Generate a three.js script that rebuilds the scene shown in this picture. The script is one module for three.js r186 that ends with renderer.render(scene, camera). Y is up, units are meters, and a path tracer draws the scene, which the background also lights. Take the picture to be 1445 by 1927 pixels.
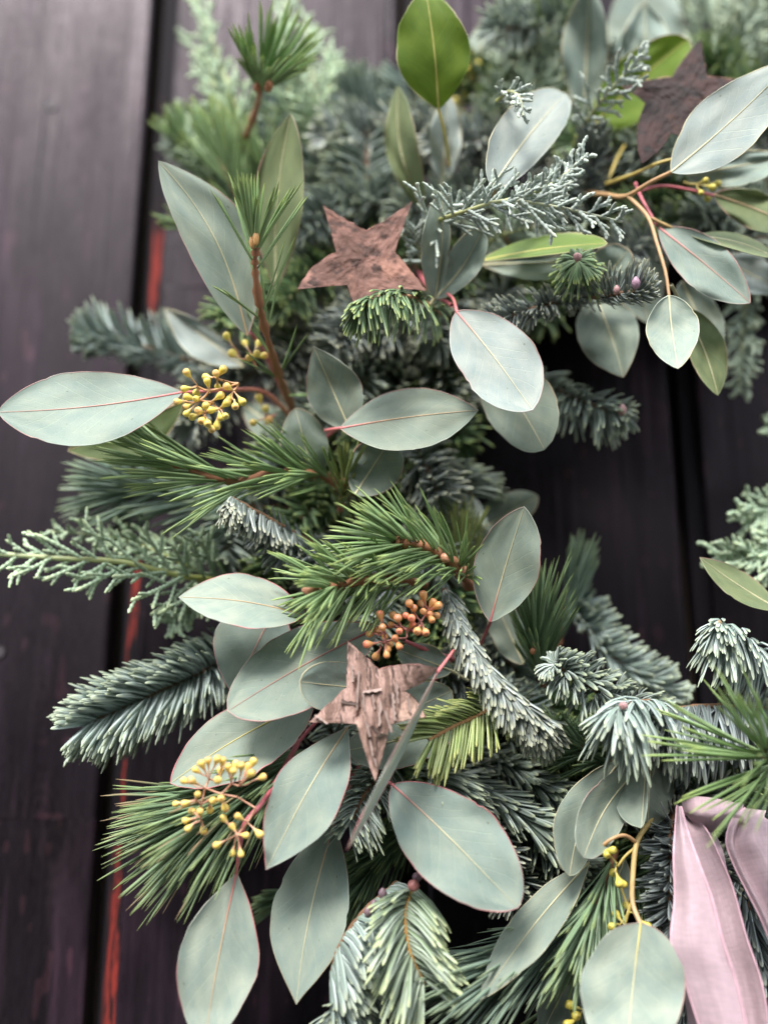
import * as THREE from 'three';

// ---------------------------------------------------------------- camera, sky, sun, exposure
const scene = new THREE.Scene();
const FPX = 2200, IW = 1445, IH = 1927;                    // focal length in photograph pixels, photograph size
const TILT = 16.8 * Math.PI / 180;                         // the camera looks up at the wreath
const camera = new THREE.PerspectiveCamera(2 * Math.atan(IH / 2 / FPX) * 180 / Math.PI, IW / IH, 0.02, 60);
const LOOK = new THREE.Vector3(0, 1.5, 0.07), AXIS = new THREE.Vector3(0, Math.sin(TILT), -Math.cos(TILT));
camera.position.copy(LOOK).addScaledVector(AXIS, -0.572);
camera.lookAt(LOOK);
camera.updateMatrixWorld(true);
camera.focus = 0.505;
camera.userData.fStop = 2.6;
scene.add(camera);

const renderer = new THREE.WebGLRenderer({ antialias: true });
renderer.toneMapping = THREE.LinearToneMapping;
renderer.toneMappingExposure = 4.1;
renderer.shadowMap.enabled = true;
renderer.shadowMap.type = THREE.PCFSoftShadowMap;

{ // an overcast sky: brightest overhead, a third of that at the horizon
  const W = 128, H = 64, data = new Float32Array(W * H * 4);
  for (let j = 0; j < H; j++) for (let i = 0; i < W; i++) {
    const el = ((j + 0.5) / H - 0.5) * Math.PI, s = Math.max(0, Math.sin(el));
    const cloud = 1 + 0.10 * Math.sin(i * 0.147 + 2.0 * Math.sin(j * 0.21)) * Math.sin(j * 0.37 + 1.3);
    const l = 1.0 * (1 + 2 * s) / 3 * cloud, k = (j * W + i) * 4;
    data[k] = l * 0.965; data[k + 1] = l * 1.0; data[k + 2] = l * 1.075; data[k + 3] = 1;
  }
  const sky = new THREE.DataTexture(data, W, H, THREE.RGBAFormat, THREE.FloatType);
  sky.mapping = THREE.EquirectangularReflectionMapping;
  sky.magFilter = THREE.LinearFilter; sky.minFilter = THREE.LinearFilter;
  sky.colorSpace = THREE.LinearSRGBColorSpace; sky.needsUpdate = true;
  scene.background = sky; scene.environment = sky;
  scene.backgroundIntensity = 1.0; scene.environmentIntensity = 1.0;
}
const sun = new THREE.DirectionalLight(0xfffaf4, 1.5);     // the sun behind the cloud, high and to the front
sun.position.set(-1.0, 4.9, 3.2); sun.target.position.set(0, 1.5, 0);
sun.castShadow = true; sun.shadow.radius = 34; sun.shadow.mapSize.set(2048, 2048); sun.shadow.bias = -0.0004;
Object.assign(sun.shadow.camera, { left: -0.7, right: 0.7, top: 0.7, bottom: -0.7, near: 0.5, far: 8 });
scene.add(sun, sun.target);

// ---------------------------------------------------------------- helpers
let seed = 20231;
const rnd = () => { seed |= 0; seed = seed + 0x6D2B79F5 | 0; let t = Math.imul(seed ^ seed >>> 15, 1 | seed); t = t + Math.imul(t ^ t >>> 7, 61 | t) ^ t; return ((t ^ t >>> 14) >>> 0) / 4294967296; };
const rr = (a, b) => a + (b - a) * rnd();
const V = (x, y, z) => new THREE.Vector3(x, y, z);
const clamp = (x, a = 0, b = 1) => Math.min(b, Math.max(a, x));
const lerp = (a, b, t) => a + (b - a) * t;
const smooth = (a, b, x) => { const t = clamp((x - a) / (b - a)); return t * t * (3 - 2 * t); };
const hash2 = (x, y) => { let h = Math.imul(x | 0, 374761393) + Math.imul(y | 0, 668265263); h = Math.imul(h ^ h >>> 13, 1274126177); return ((h ^ h >>> 16) >>> 0) / 4294967296; };
function noise(x, y) {
  const i = Math.floor(x), j = Math.floor(y), f = x - i, g = y - j, u = f * f * (3 - 2 * f), v = g * g * (3 - 2 * g);
  return lerp(lerp(hash2(i, j), hash2(i + 1, j), u), lerp(hash2(i, j + 1), hash2(i + 1, j + 1), u), v);
}
const fbm = (x, y, n = 4) => { let s = 0, a = 0.5, t = 0; for (let k = 0; k < n; k++) { s += a * noise(x, y); t += a; x = x * 2.03 + 17.1; y = y * 2.03 + 9.2; a *= 0.5; } return s / t; };

// a photograph pixel gives a direction; d is the distance in front of the board wall (the plane z = 0), in metres
const UPV = V(0, Math.cos(TILT), Math.sin(TILT));
function P(x, y, d) {
  d += 0.045 * smooth(0.06, 0.11, d) * clamp((1150 - y) / 1150);      // the wreath leans forward from its hook: its upper part stands farther off the wall
  d -= 0.022 * smooth(0.08, 0.13, d) * clamp((y - 1350) / 550);
  const r = AXIS.clone().addScaledVector(V(1, 0, 0), (x - IW / 2) / FPX).addScaledVector(UPV, (IH / 2 - y) / FPX);
  return r.multiplyScalar((d - camera.position.z) / r.z).add(camera.position);
}
const pxm = (x, y, d) => P(x, y, d).distanceTo(P(x + 1, y, d));      // metres per pixel there

const taken = new Map();
function numbered(name) { const n = taken.get(name) ?? 0; taken.set(name, n + 1); return n ? name + '_' + String(n).padStart(3, '0') : name; }
function tag(o, label, category, group, kind) { o.userData.label = label; if (category) o.userData.category = category; if (group) o.userData.group = group; if (kind) o.userData.kind = kind; return o; }
function thing(name, label, category, group, at) {
  const o = new THREE.Group(); o.name = numbered(name); if (at) o.position.copy(at);
  scene.add(o); return tag(o, label, category, group);
}
// geometry is given in world space; it is moved into the thing's own space
function part(name, geo, material, parent, root) {
  const off = root ? root.position : V(0, 0, 0);
  if (off.lengthSq()) geo.translate(-off.x, -off.y, -off.z);
  const m = new THREE.Mesh(geo, material); m.name = name; m.castShadow = m.receiveShadow = true;
  parent.add(m); return m;
}

class Geo {
  constructor() { this.p = []; this.n = []; this.c = []; this.t = []; this.i = []; }
  get count() { return this.p.length / 3; }
  v(p, n, c, u = 0, w = 0) { this.p.push(p.x, p.y, p.z); this.n.push(n.x, n.y, n.z); this.c.push(c[0], c[1], c[2]); this.t.push(u, w); }
  build(normals = true) {
    const g = new THREE.BufferGeometry();
    g.setAttribute('position', new THREE.Float32BufferAttribute(this.p, 3));
    if (normals) g.setAttribute('normal', new THREE.Float32BufferAttribute(this.n, 3));
    g.setAttribute('color', new THREE.Float32BufferAttribute(this.c, 3));
    g.setAttribute('uv', new THREE.Float32BufferAttribute(this.t, 2));
    g.setIndex(this.i);
    if (!normals) g.computeVertexNormals();
    return g;
  }
  // a tube along pts; radius(t), colour(t, k) per ring / side
  tube(pts, sides, radius, colour, flat = 1, hint = V(0, 0, 1)) {
    const n = pts.length, b0 = this.count, T = V(0, 0, 0), S = V(0, 0, 0), U = V(0, 0, 0), q = V(0, 0, 0), m = V(0, 0, 0);
    for (let a = 0; a < n; a++) {
      T.subVectors(pts[Math.min(n - 1, a + 1)], pts[Math.max(0, a - 1)]).normalize();
      S.crossVectors(T, hint); if (S.lengthSq() < 1e-6) S.crossVectors(T, V(0.3, 1, 0.1)); S.normalize(); U.crossVectors(S, T);
      const t = a / (n - 1), r = radius(t, a);
      for (let k = 0; k < sides; k++) {
        const f = (k + 0.5) / sides * 2 * Math.PI, cx = Math.cos(f), cy = Math.sin(f);
        q.copy(pts[a]).addScaledVector(S, cx * r).addScaledVector(U, cy * r * flat);
        m.set(0, 0, 0).addScaledVector(S, cx * flat).addScaledVector(U, cy).normalize();
        this.v(q, m, colour(t, k, a));
      }
    }
    for (let a = 0; a < n - 1; a++) for (let k = 0; k < sides; k++) {
      const k2 = (k + 1) % sides, A = b0 + a * sides + k, B = b0 + a * sides + k2, C = A + sides, D = B + sides;
      this.i.push(A, C, B, B, C, D);
    }
    for (const [a, s] of [[0, -1], [n - 1, 1]]) {
      T.subVectors(pts[Math.min(n - 1, a + 1)], pts[Math.max(0, a - 1)]).normalize().multiplyScalar(s);
      const c = this.count; this.v(pts[a], T, colour(a / (n - 1), 0, a));
      for (let k = 0; k < sides; k++) { const A = b0 + a * sides + k, B = b0 + a * sides + (k + 1) % sides; if (s > 0) this.i.push(B, c, A); else this.i.push(A, c, B); }
    }
  }
}
const curve = (pts) => new THREE.CatmullRomCurve3(pts, false, 'centripetal');
const pathOf = (list) => curve(list.map(([x, y, d]) => P(x, y, d)));

const std = (o) => new THREE.MeshStandardMaterial({ vertexColors: true, side: THREE.DoubleSide, ...o });
const M = {
  fir: std({ roughness: 0.5 }), pine: std({ roughness: 0.42 }), cypress: std({ roughness: 0.7 }),
  bark: std({ roughness: 0.85 }), twig: std({ roughness: 0.5 }), rib: std({ roughness: 0.5 }),
  berry: std({ roughness: 0.38 }), bud: std({ roughness: 0.5 }),
};
// ---------------------------------------------------------------- textures
function dataTex(w, h, f, srgb = false) {
  const d = new Uint8Array(w * h * 4);
  for (let j = 0; j < h; j++) for (let i = 0; i < w; i++) { const c = f(i / w, j / h, i, j), k = (j * w + i) * 4; for (let q = 0; q < 3; q++) d[k + q] = clamp(Math.round(c[q] * 255), 0, 255); d[k + 3] = 255; }
  const t = new THREE.DataTexture(d, w, h); t.magFilter = THREE.LinearFilter; t.minFilter = THREE.LinearMipmapLinearFilter; t.generateMipmaps = true;
  if (srgb) t.colorSpace = THREE.SRGBColorSpace; t.needsUpdate = true; return t;
}
// the net of veins of a eucalyptus leaf: u along the leaf, v across it, midrib at v = 0.5
function veinTextures(variant) {
  const W = 512, H = 320, mk = () => { const c = document.createElement('canvas'); c.width = W; c.height = H; return c; };
  const lines = [];
  let s = 77 + variant * 131; const r = () => (s = (s * 16807) % 2147483647) / 2147483647;
  for (const side of [-1, 1]) {
    for (let u = 0.05 + r() * 0.03; u < 0.93; u += 0.075 + r() * 0.055) {
      const pts = []; const reach = 0.62 + r() * 0.28, slope = 0.30 + r() * 0.14;
      for (let k = 0; k <= 14; k++) { const q = k / 14, v = q * reach; pts.push([u + slope * v * (1 - 0.25 * v) + (r() - 0.5) * 0.006, 0.5 + side * v * 0.5 + (r() - 0.5) * 0.006]); }
      lines.push({ pts, w: 1.0 + r() * 0.8, a: 0.32 + r() * 0.38 });
      if (r() < 0.6) { const st = pts[5 + Math.floor(r() * 4)], br = []; for (let k = 0; k <= 5; k++) br.push([st[0] + k * 0.022, st[1] + side * (k * 0.006 + (r() - 0.5) * 0.006)]); lines.push({ pts: br, w: 0.9, a: 0.2 }); }
    }
    const ml = []; for (let k = 0; k <= 30; k++) { const q = k / 30; ml.push([0.06 + q * 0.88, 0.5 + side * (0.385 + 0.018 * Math.sin(k * 1.7 + variant) + (r() - 0.5) * 0.008)]); }
    lines.push({ pts: ml, w: 1.0, a: 0.22 });
  }
  const spots = []; for (let k = 0; k < 60 + variant * 30; k++) spots.push([r(), r(), 0.5 + r() * r() * r() * 4.5, r()]);
  const paint = (bump) => {
    const c = mk(), g = c.getContext('2d');
    g.fillStyle = bump ? 'rgb(110,110,110)' : 'rgb(212,212,212)'; g.fillRect(0, 0, W, H);
    const im = g.getImageData(0, 0, W, H), d = im.data;
    for (let j = 0; j < H; j++) for (let i = 0; i < W; i++) {
      const big = fbm(i / 60 + variant * 9, j / 50, 3) - 0.5, fine = noise(i / 2.2, j / 2.2 + 40) - 0.5, k = (j * W + i) * 4;
      for (let q = 0; q < 3; q++) d[k + q] = clamp(bump ? 110 + big * 60 + fine * 26 : d[k + q] + big * 30 + fine * 11 + (q === 0 ? big * 16 : q === 2 ? -big * 10 : 0), 0, 255);
    }
    g.putImageData(im, 0, 0);
    for (const l of lines) {
      g.strokeStyle = bump ? `rgba(200,200,200,${l.a + 0.25})` : `rgba(255,255,236,${l.a})`; g.lineWidth = l.w; g.beginPath();
      l.pts.forEach(([x, y], k) => k ? g.lineTo(x * W, y * H) : g.moveTo(x * W, y * H)); g.stroke();
    }
    for (const [x, y, rad, k] of spots) { g.fillStyle = bump ? 'rgba(70,70,70,0.5)' : k < 0.5 ? 'rgba(120,112,84,0.55)' : 'rgba(250,250,244,0.6)'; g.beginPath(); g.ellipse(x * W, y * H, rad, rad * 0.8, 0, 0, 7); g.fill(); }
    const t = new THREE.CanvasTexture(c); if (!bump) t.colorSpace = THREE.SRGBColorSpace; t.needsUpdate = true; return t;
  };
  return [paint(false), paint(true)];
}
const VEINS = [0, 1, 2].map(veinTextures);
const leafMats = new Map();
const LEAF = { grey: [0.272, 0.326, 0.268], blue: [0.262, 0.324, 0.276], sageOrShaded: [0.232, 0.278, 0.224], light: [0.345, 0.390, 0.360], mint: [0.325, 0.385, 0.322], green: [0.150, 0.245, 0.022], olive: [0.165, 0.205, 0.095], deep: [0.085, 0.125, 0.030] };  // sage: the grey leaf with shade put into its colour
function leafMat(kind, variant) {
  const key = kind + variant; if (leafMats.has(key)) return leafMats.get(key);
  const c = LEAF[kind], m = new THREE.MeshPhysicalMaterial({ roughness: 0.68, specularIntensity: 0.45, side: THREE.DoubleSide, transmission: kind === 'green' || kind === 'deep' ? 0.4 : 0.14, thickness: 0, map: VEINS[variant][0], bumpMap: VEINS[variant][1], bumpScale: 0.0003 });
  m.color.setRGB(c[0] * 1.3, c[1] * 1.3, c[2] * 1.3); leafMats.set(key, m); return m;
}

// ---------------------------------------------------------------- eucalyptus
const RIM = { pink: [0.52, 0.13, 0.15], rose: [0.40, 0.20, 0.18], cream: [0.52, 0.46, 0.27], red: [0.36, 0.06, 0.08], tan: [0.36, 0.27, 0.16] };
const RIB = { pink: [0.56, 0.17, 0.17], cream: [0.56, 0.52, 0.32], tan: [0.48, 0.34, 0.20], rose: [0.45, 0.22, 0.18], red: [0.42, 0.08, 0.10], gold: [0.58, 0.50, 0.16] };
let leafNo = 0;
// base and tip pixel, half widths in pixels on the clockwise (wp) and the other side (wm); dB, dT depth of base and tip, roll, fold, bulge in metres
function leaf(root, b, t, wp, wm, o = {}) {
  const { k = 0.45, a = 0.86, dB = 0.1, dT = 0.1, roll = 0, fold = 0.002, bulge = 0, bend = 0, col = 'grey', rim = 'pink', rib = 'cream', rib0, pet, hook = 0 } = o;
  const nu = 40, nv = 12, dx = t[0] - b[0], dy = t[1] - b[1], len = Math.hypot(dx, dy), nx = -dy / len, ny = dx / len, no = leafNo++;
  const ae = a * 1.12, e = ae * (1 - k) / k, peak = Math.pow(k, ae) * Math.pow(1 - k, e);
  const cols = [];
  const pos = (u, v) => {   // v in -1..1
    const s = Math.sin(Math.PI * u), side = v > 0 ? 3 : 9, wav = 1 + 0.09 * (noise(u * 5 + no * 7.3, side) - 0.5) + 0.03 * (noise(u * 16 + no * 3.3, side) - 0.5) - 0.04 * smooth(0.86, 0.96, noise(u * 11 + no * 5.7, side + 20));
    const wd = (v > 0 ? wp : wm) * Math.pow(Math.max(u, 1e-4), ae) * Math.pow(Math.max(1 - u, 1e-4), e) / peak * wav;
    const off = bend * s + hook * u * u * u + v * wd, x = b[0] + dx * u + nx * off, y = b[1] + dy * u + ny * off;
    const rel = wd / Math.max(wp, wm);
    const curl = (hash2(no, 31) - 0.5) * 0.020, twist = (hash2(no, 47) - 0.5) * 0.016;
    const d = lerp(dB, dT, u) + bulge * s + curl * (u - 0.5) ** 2 * 2 + twist * (u - 0.5) * v * rel + roll * v * rel + fold * Math.abs(v) ** 1.5 * rel + (fbm(u * 2.4 + no * 3.1, v * 1.5 + no, 2) - 0.5) * 0.0055 * s + 0.0011 * Math.sin(u * 13 + no * 2 + v) * v * v * rel;
    return P(x, y, d);
  };
  const G = new Geo();
  for (let i = 0; i <= nu; i++) for (let j = 0; j <= nv; j++) G.v(pos(i / nu, j / nv * 2 - 1), V(0, 0, 1), [1, 1, 1], i / nu, j / nv);
  for (let i = 0; i < nu; i++) for (let j = 0; j < nv; j++) { const A = i * (nv + 1) + j, B = A + 1, C = A + nv + 1, D = C + 1; G.i.push(A, C, B, B, C, D); }
  const lf = part('leaf', G.build(false), leafMat(col, no % 3), root, root);
  const sc = pxm((b[0] + t[0]) / 2, (b[1] + t[1]) / 2, (dB + dT) / 2);
  const edge = [], R = RIM[rim]; for (let i = 0; i <= 36; i++) edge.push(pos(i / 36, 1)); for (let i = 35; i >= 0; i--) edge.push(pos(i / 36, -1));
  const E = new Geo(), LC = LEAF[col]; E.tube(edge, 5, (q) => sc * lerp(0.45, 1.15, noise(q * 17, no + 2)), (q) => { const f = 0.8 + 0.4 * noise(q * 40, no), m = 0.15 + 0.75 * smooth(0.25, 0.8, noise(q * 9, no + 7)); return [0, 1, 2].map((i) => lerp(R[i], LC[i] * 1.15, m) * f); }, 0.8);
  part('leaf_margin', E.build(), M.rib, lf, root);
  const mid = []; for (let i = 0; i <= 30; i++) { const p = pos(i / 30 * 0.985, 0.0001); p.z += sc * 0.9; mid.push(p); }
  const r1 = RIB[rib], r0 = RIB[rib0 ?? rib], K = new Geo();
  K.tube(mid, 6, (q) => sc * lerp(2.2, 0.35, Math.pow(q, 0.65)), (q) => [0, 1, 2].map((c) => lerp(r0[c], r1[c], smooth(0, 0.45, q)) * (0.9 + 0.2 * noise(q * 30, no + 5))), 0.55);
  part('midrib', K.build(), M.rib, lf, root);
  if (pet) {
    const c = curve([...pet.map(([x, y, d]) => P(x, y, d)), pos(0.012, 0)]), T = new Geo();
    T.tube(c.getPoints(18), 7, () => sc * 3.3, (q) => [0, 1, 2].map((i) => r0[i] * (0.9 + 0.2 * noise(q * 20, no))));
    part('petiole', T.build(), M.rib, lf, root);
  }
  return lf;
}
function stemPart(root, list, r0, r1, c0, c1 = c0, name = 'stem', bumpy = 0, mat = M.twig) {
  const c = pathOf(list), n = Math.max(12, list.length * 8), sc = pxm(...list[0]), G = new Geo(), ph = rnd() * 50;
  G.tube(c.getPoints(n), 8, (t, a) => sc * lerp(r0, r1, t) * (1 + bumpy * (noise(a * 1.7, ph) - 0.5) * 2) * (1 + 0.25 * smooth(0.8, 1, noise(t * 9, ph + 4))), (t, k) => { const f = 0.78 + 0.44 * noise(t * 26 + k * 0.6, ph); return [0, 1, 2].map((i) => lerp(c0[i], c1[i], t) * f); });
  return part(name, G.build(), mat, root, root);
}
// club shaped seed capsules; one geometry for each colouring
const BERRY = {};
function berryGeo(kind, variant) {
  const key = kind + variant; if (BERRY[key]) return BERRY[key];
  const pal = { yellow: [[0.58, 0.40, 0.20], [0.74, 0.62, 0.12], [0.78, 0.42, 0.15]], orange: [[0.52, 0.22, 0.17], [0.72, 0.38, 0.14], [0.78, 0.22, 0.15]], lime: [[0.46, 0.40, 0.12], [0.56, 0.49, 0.09], [0.58, 0.46, 0.09]], ripe: [[0.62, 0.34, 0.22], [0.82, 0.62, 0.15], [0.82, 0.37, 0.17]] }[kind];
  const prof = [[0.10, -0.35], [0.13, 0.0], [0.20, 0.35], [0.31, 0.62], [0.44, 0.84], [0.54, 1.04], [0.57, 1.22], [0.52, 1.40], [0.40, 1.53], [0.24, 1.60], [0.21, 1.585], [0.0, 1.60]];
  const g = new THREE.LatheGeometry(prof.map(([r, y]) => new THREE.Vector2(r, y)), 12), p = g.attributes.position, c = new Float32Array(p.count * 3);
  for (let i = 0; i < p.count; i++) {
    const y = p.getY(i) / 1.6, n = noise(p.getX(i) * 3 + variant * 5, p.getZ(i) * 3 + y * 4), s1 = smooth(0.15, 0.5, y), s2 = smooth(0.55, 1.0, y + (n - 0.5) * 0.35) * [0.5, 0.85, 0.25][variant], f = 0.85 + 0.3 * n - (y > 0.985 ? 0.35 : 0);
    for (let q = 0; q < 3; q++) c[i * 3 + q] = lerp(lerp(pal[0][q], pal[1][q], s1), pal[2][q], s2) * f;
  }
  g.setAttribute('color', new THREE.BufferAttribute(c, 3)); return BERRY[key] = g;
}
// berries: pixel positions; nodes: branching points of the stalk; each berry hangs on the nearest node
function berryCluster(root, kind, berries, nodes, d, size, stalkCol, main) {
  const N = nodes.map(([x, y, dd = d]) => ({ x, y, d: dd, p: P(x, y, dd) })), G = new Geo(), sc = pxm(nodes[0][0], nodes[0][1], d);
  const col = (t, k) => { const f = 0.85 + 0.3 * noise(t * 8 + k, 3); return stalkCol.map((x) => x * f); };
  if (main) G.tube(pathOf(main).getPoints(16), 7, () => sc * 3.4, col);
  for (let i = 1; i < N.length; i++) { let best = N[0]; for (let j = 0; j < i; j++) if (N[j].p.distanceTo(N[i].p) < best.p.distanceTo(N[i].p)) best = N[j]; const m = best.p.clone().lerp(N[i].p, 0.5); m.z -= sc * 4; G.tube(curve([best.p, m, N[i].p]).getPoints(6), 6, () => sc * 2.1, col); }
  const hold = [];
  for (const [x, y, off = rr(-0.006, 0.008)] of berries) {
    const p = P(x, y, d + off); let best = N[0];
    for (const q of N) if (Math.hypot(q.x - x, q.y - y) < Math.hypot(best.x - x, best.y - y)) best = q;
    const dir = p.clone().sub(best.p), L = dir.length(); dir.normalize(); if (L < sc * 10) dir.set(rr(-0.5, 0.5), rr(-0.8, 0.2), 1).normalize();
    const s = size * sc * rr(0.88, 1.12), start = p.clone().addScaledVector(dir, -1.15 * s);
    if (L > sc * 10) { const m = best.p.clone().lerp(start, 0.5).add(V(rr(-1, 1) * sc * 4, rr(-1, 1) * sc * 4, 0)); G.tube(curve([best.p, m, start.clone().addScaledVector(dir, s * 0.1)]).getPoints(6), 5, () => sc * 1.25, col); }
    hold.push([start, dir, s]);
  }
  const cl = part('berry_cluster', G.build(), M.twig, root, root);
  hold.forEach(([start, dir, s], i) => { const b = new THREE.Mesh(berryGeo(kind, i % 3), M.berry); b.name = 'berry'; b.castShadow = b.receiveShadow = true; b.position.copy(start).sub(root.position); b.quaternion.setFromUnitVectors(V(0, 1, 0), dir); b.scale.set(s * 0.93, s * 1.16, s * 0.93); cl.add(b); });
  return cl;
}

// ---------------------------------------------------------------- conifers
const mix3 = (a, b, t) => [lerp(a[0], b[0], t), lerp(a[1], b[1], t), lerp(a[2], b[2], t)];
const FIR = {
  blue: { c: [0.078, 0.108, 0.078], s: [0.405, 0.47, 0.435], t: [0.33, 0.37, 0.23] },
  grey: { c: [0.06, 0.079, 0.062], s: [0.401, 0.448, 0.431], t: [0.462, 0.473, 0.33] },
  green: { c: [0.054, 0.11, 0.036], s: [0.236, 0.33, 0.189], t: [0.297, 0.352, 0.11] },
    pale: { c: [0.125, 0.172, 0.138], s: [0.45, 0.53, 0.515], t: [0.40, 0.45, 0.31] },
  lime: { c: [0.156, 0.216, 0.054], s: [0.437, 0.507, 0.236], t: [0.44, 0.44, 0.154] },
  frost: { c: [0.132, 0.192, 0.102], s: [0.519, 0.602, 0.496], t: [0.44, 0.495, 0.242] },
  steel: { c: [0.048, 0.064, 0.058], s: [0.315, 0.36, 0.37], t: [0.27, 0.30, 0.24] },
};
const PINE = {
  green: { c: [0.065, 0.125, 0.043], s: [0.207, 0.293, 0.183], t: [0.275, 0.33, 0.088] },
  blue: { c: [0.056, 0.106, 0.065], s: [0.244, 0.323, 0.262], t: [0.264, 0.319, 0.154] },
  olive: { c: [0.106, 0.138, 0.035], s: [0.244, 0.287, 0.116], t: [0.297, 0.319, 0.077] },
  bright: { c: [0.100, 0.195, 0.048], s: [0.31, 0.42, 0.22], t: [0.42, 0.49, 0.12] },
};
const nd = { T: V(0, 0, 0), c: V(0, 0, 0) };
function firNeedle(G, p0, dir, bend, L, w, hint, pal, tone, sideUp) {
  const nr = 6, pts = [];
  for (let i = 0; i < nr; i++) { const t = [0, 0.12, 0.46, 0.80, 0.95, 1][i]; pts.push(p0.clone().addScaledVector(dir, L * t).addScaledVector(bend, L * t * t)); }
  const wid = [0.62, 0.84, 1.0, 0.98, 0.74, 0.22], t0 = [0, 0.12, 0.46, 0.80, 0.95, 1];
  const body = pal.c.map((x) => x * tone), str = pal.s.map((x) => x * tone), tip = pal.t.map((x) => x * tone);
  G.tube(pts, 6, (t, a) => w * wid[a], (t, k, a) => { const q = t0[a]; let c = (k === 0 || k === 2 || k === 3 || k === 5) ? mix3(body, str, sideUp > 0.5 ? 0.9 : (k < 3 ? 0.35 : 0.9)) : body; c = mix3(c, tip, smooth(0.84, 1, q) * 0.85); return q < 0.1 ? mix3(c, [0.12, 0.13, 0.05], 0.5) : c; }, 0.5, hint);
}
function pineNeedle(G, p0, dir, bend, L, w, hint, pal, tone, brown) {
  const pts = [], tt = [0, 0.08, 0.3, 0.52, 0.74, 0.9, 1];
  for (const t of tt) pts.push(p0.clone().addScaledVector(dir, L * t).addScaledVector(bend, L * t * t));
  const wid = [0.6, 0.85, 1, 1, 0.95, 0.75, 0.12], body = pal.c.map((x) => x * tone), str = pal.s.map((x) => x * tone), tip = brown > 0 ? [0.30, 0.20, 0.11] : pal.t;
  G.tube(pts, 5, (t, a) => w * wid[a], (t, k, a) => { let c = mix3(body, str, k === 0 || k === 2 ? 0.85 : 0.25); c = mix3(c, tip, smooth(brown > 0 ? 1 - brown : 0.8, 1, tt[a]) * (brown > 0 ? 0.9 : 0.6)); return tt[a] < 0.05 ? [0.14, 0.10, 0.05] : c; }, 0.62, hint);
}
// sprig of needles along a path of [x, y, d]; lengths and widths in photograph pixels
function needleSprig(kind, name, label, category, group, o) {
  const { path, L, n, w, fwd = 0.6, spread = 1, bias = [0, 0, 0], bend = [0, 0, 0], bendT = 0, pal, comb = 0, from = 0, to = 1, stem = [4, 2], stemCol = [0.16, 0.085, 0.045], tone = [0.75, 1.3], tipCluster = 0.15, buds = [], brown = 0, front = 0, lenVar = [0.8, 1.12], jit = 0.18, pair = 1, taper = 0.35, bumpy = 0.3 } = o;
  const c = pathOf(path), at = P(...path[0]), sc = pxm(...path[Math.floor(path.length / 2)]);
  const root = thing(name, label, category, group, at);
  stemPart(root, path, stem[0], stem[1], stemCol, stemCol.map((x) => x * 1.25), 'stem', bumpy, M.bark);
  const G = new Geo(), b = V(bias[0], -bias[1], bias[2]), bd = V(bend[0], -bend[1], bend[2]), pl = (kind === 'fir' ? FIR : PINE)[pal];
  const nn = Math.round(n * (kind === 'fir' ? 1.22 : 1.12)), ww = w * (kind === 'fir' ? 0.76 : 0.86);
  for (let i = 0; i < nn; i++) {
    const s = rnd() < tipCluster ? lerp(0.93, 1, rnd()) * to : lerp(from, to, (i + rnd()) / nn), p = c.getPoint(clamp(s)), T = c.getTangent(clamp(s, 0, 0.999));
    const view = camera.position.clone().sub(p).normalize(), N1 = V(0, 0, 0).crossVectors(view, T).normalize(), N2 = V(0, 0, 0).crossVectors(T, N1).normalize();
    let th = comb ? (i % 2 ? Math.PI : 0) + rr(-1, 1) * comb + 0.25 * (i % 2 ? -1 : 1) : rnd() * 2 * Math.PI;
    const rad = N1.clone().multiplyScalar(Math.cos(th)).addScaledVector(N2, Math.sin(th)); if (front && rad.dot(view) < -0.3 && rnd() < front) rad.addScaledVector(view, 0.8).normalize();
    const f = fwd * (s > 0.93 ? 1.7 : 1), dir0 = T.clone().multiplyScalar(f).addScaledVector(rad, spread).add(b).add(V(rr(-jit, jit), rr(-jit, jit), rr(-jit, jit))).normalize();
    const len = L * sc * rr(...lenVar) * (1 - taper * smooth(0.75, 1, s)), hint = rad.clone().addScaledVector(view, 0.6).normalize();
    const bv = bd.clone().addScaledVector(T, bendT), start = p.clone().addScaledVector(rad, sc * stem[1] * 0.7);
    for (let q = 0; q < pair; q++) {
      const dir = q ? dir0.clone().add(V(rr(-1, 1), rr(-1, 1), rr(-1, 1)).multiplyScalar(0.1)).normalize() : dir0;
      const bq = bv.clone().add(V(rr(-0.06, 0.06), rr(-0.06, 0.06), rr(-0.06, 0.06)));
      if (kind === 'fir') firNeedle(G, start, dir, bq, len, ww * sc * 0.5 * rr(0.85, 1.15), hint, pl, rr(...tone), rnd());
      else pineNeedle(G, start, dir, bq, len * rr(0.94, 1.04), ww * sc * 0.5 * rr(0.88, 1.12), hint, pl, rr(...tone), rnd() < brown ? rr(0.1, 0.6) : 0);
    }
  }
  const ns = part('needles', G.build(), kind === 'fir' ? M.fir : M.pine, root, root); ns.userData.kind = 'stuff';
  for (const [x, y, d, r, col = [0.34, 0.14, 0.08], dirv = [0, -1, 0.4], long = 1.5] of buds) bud(root, x, y, d, r, col, dirv, long);
  return root;
}
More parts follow.
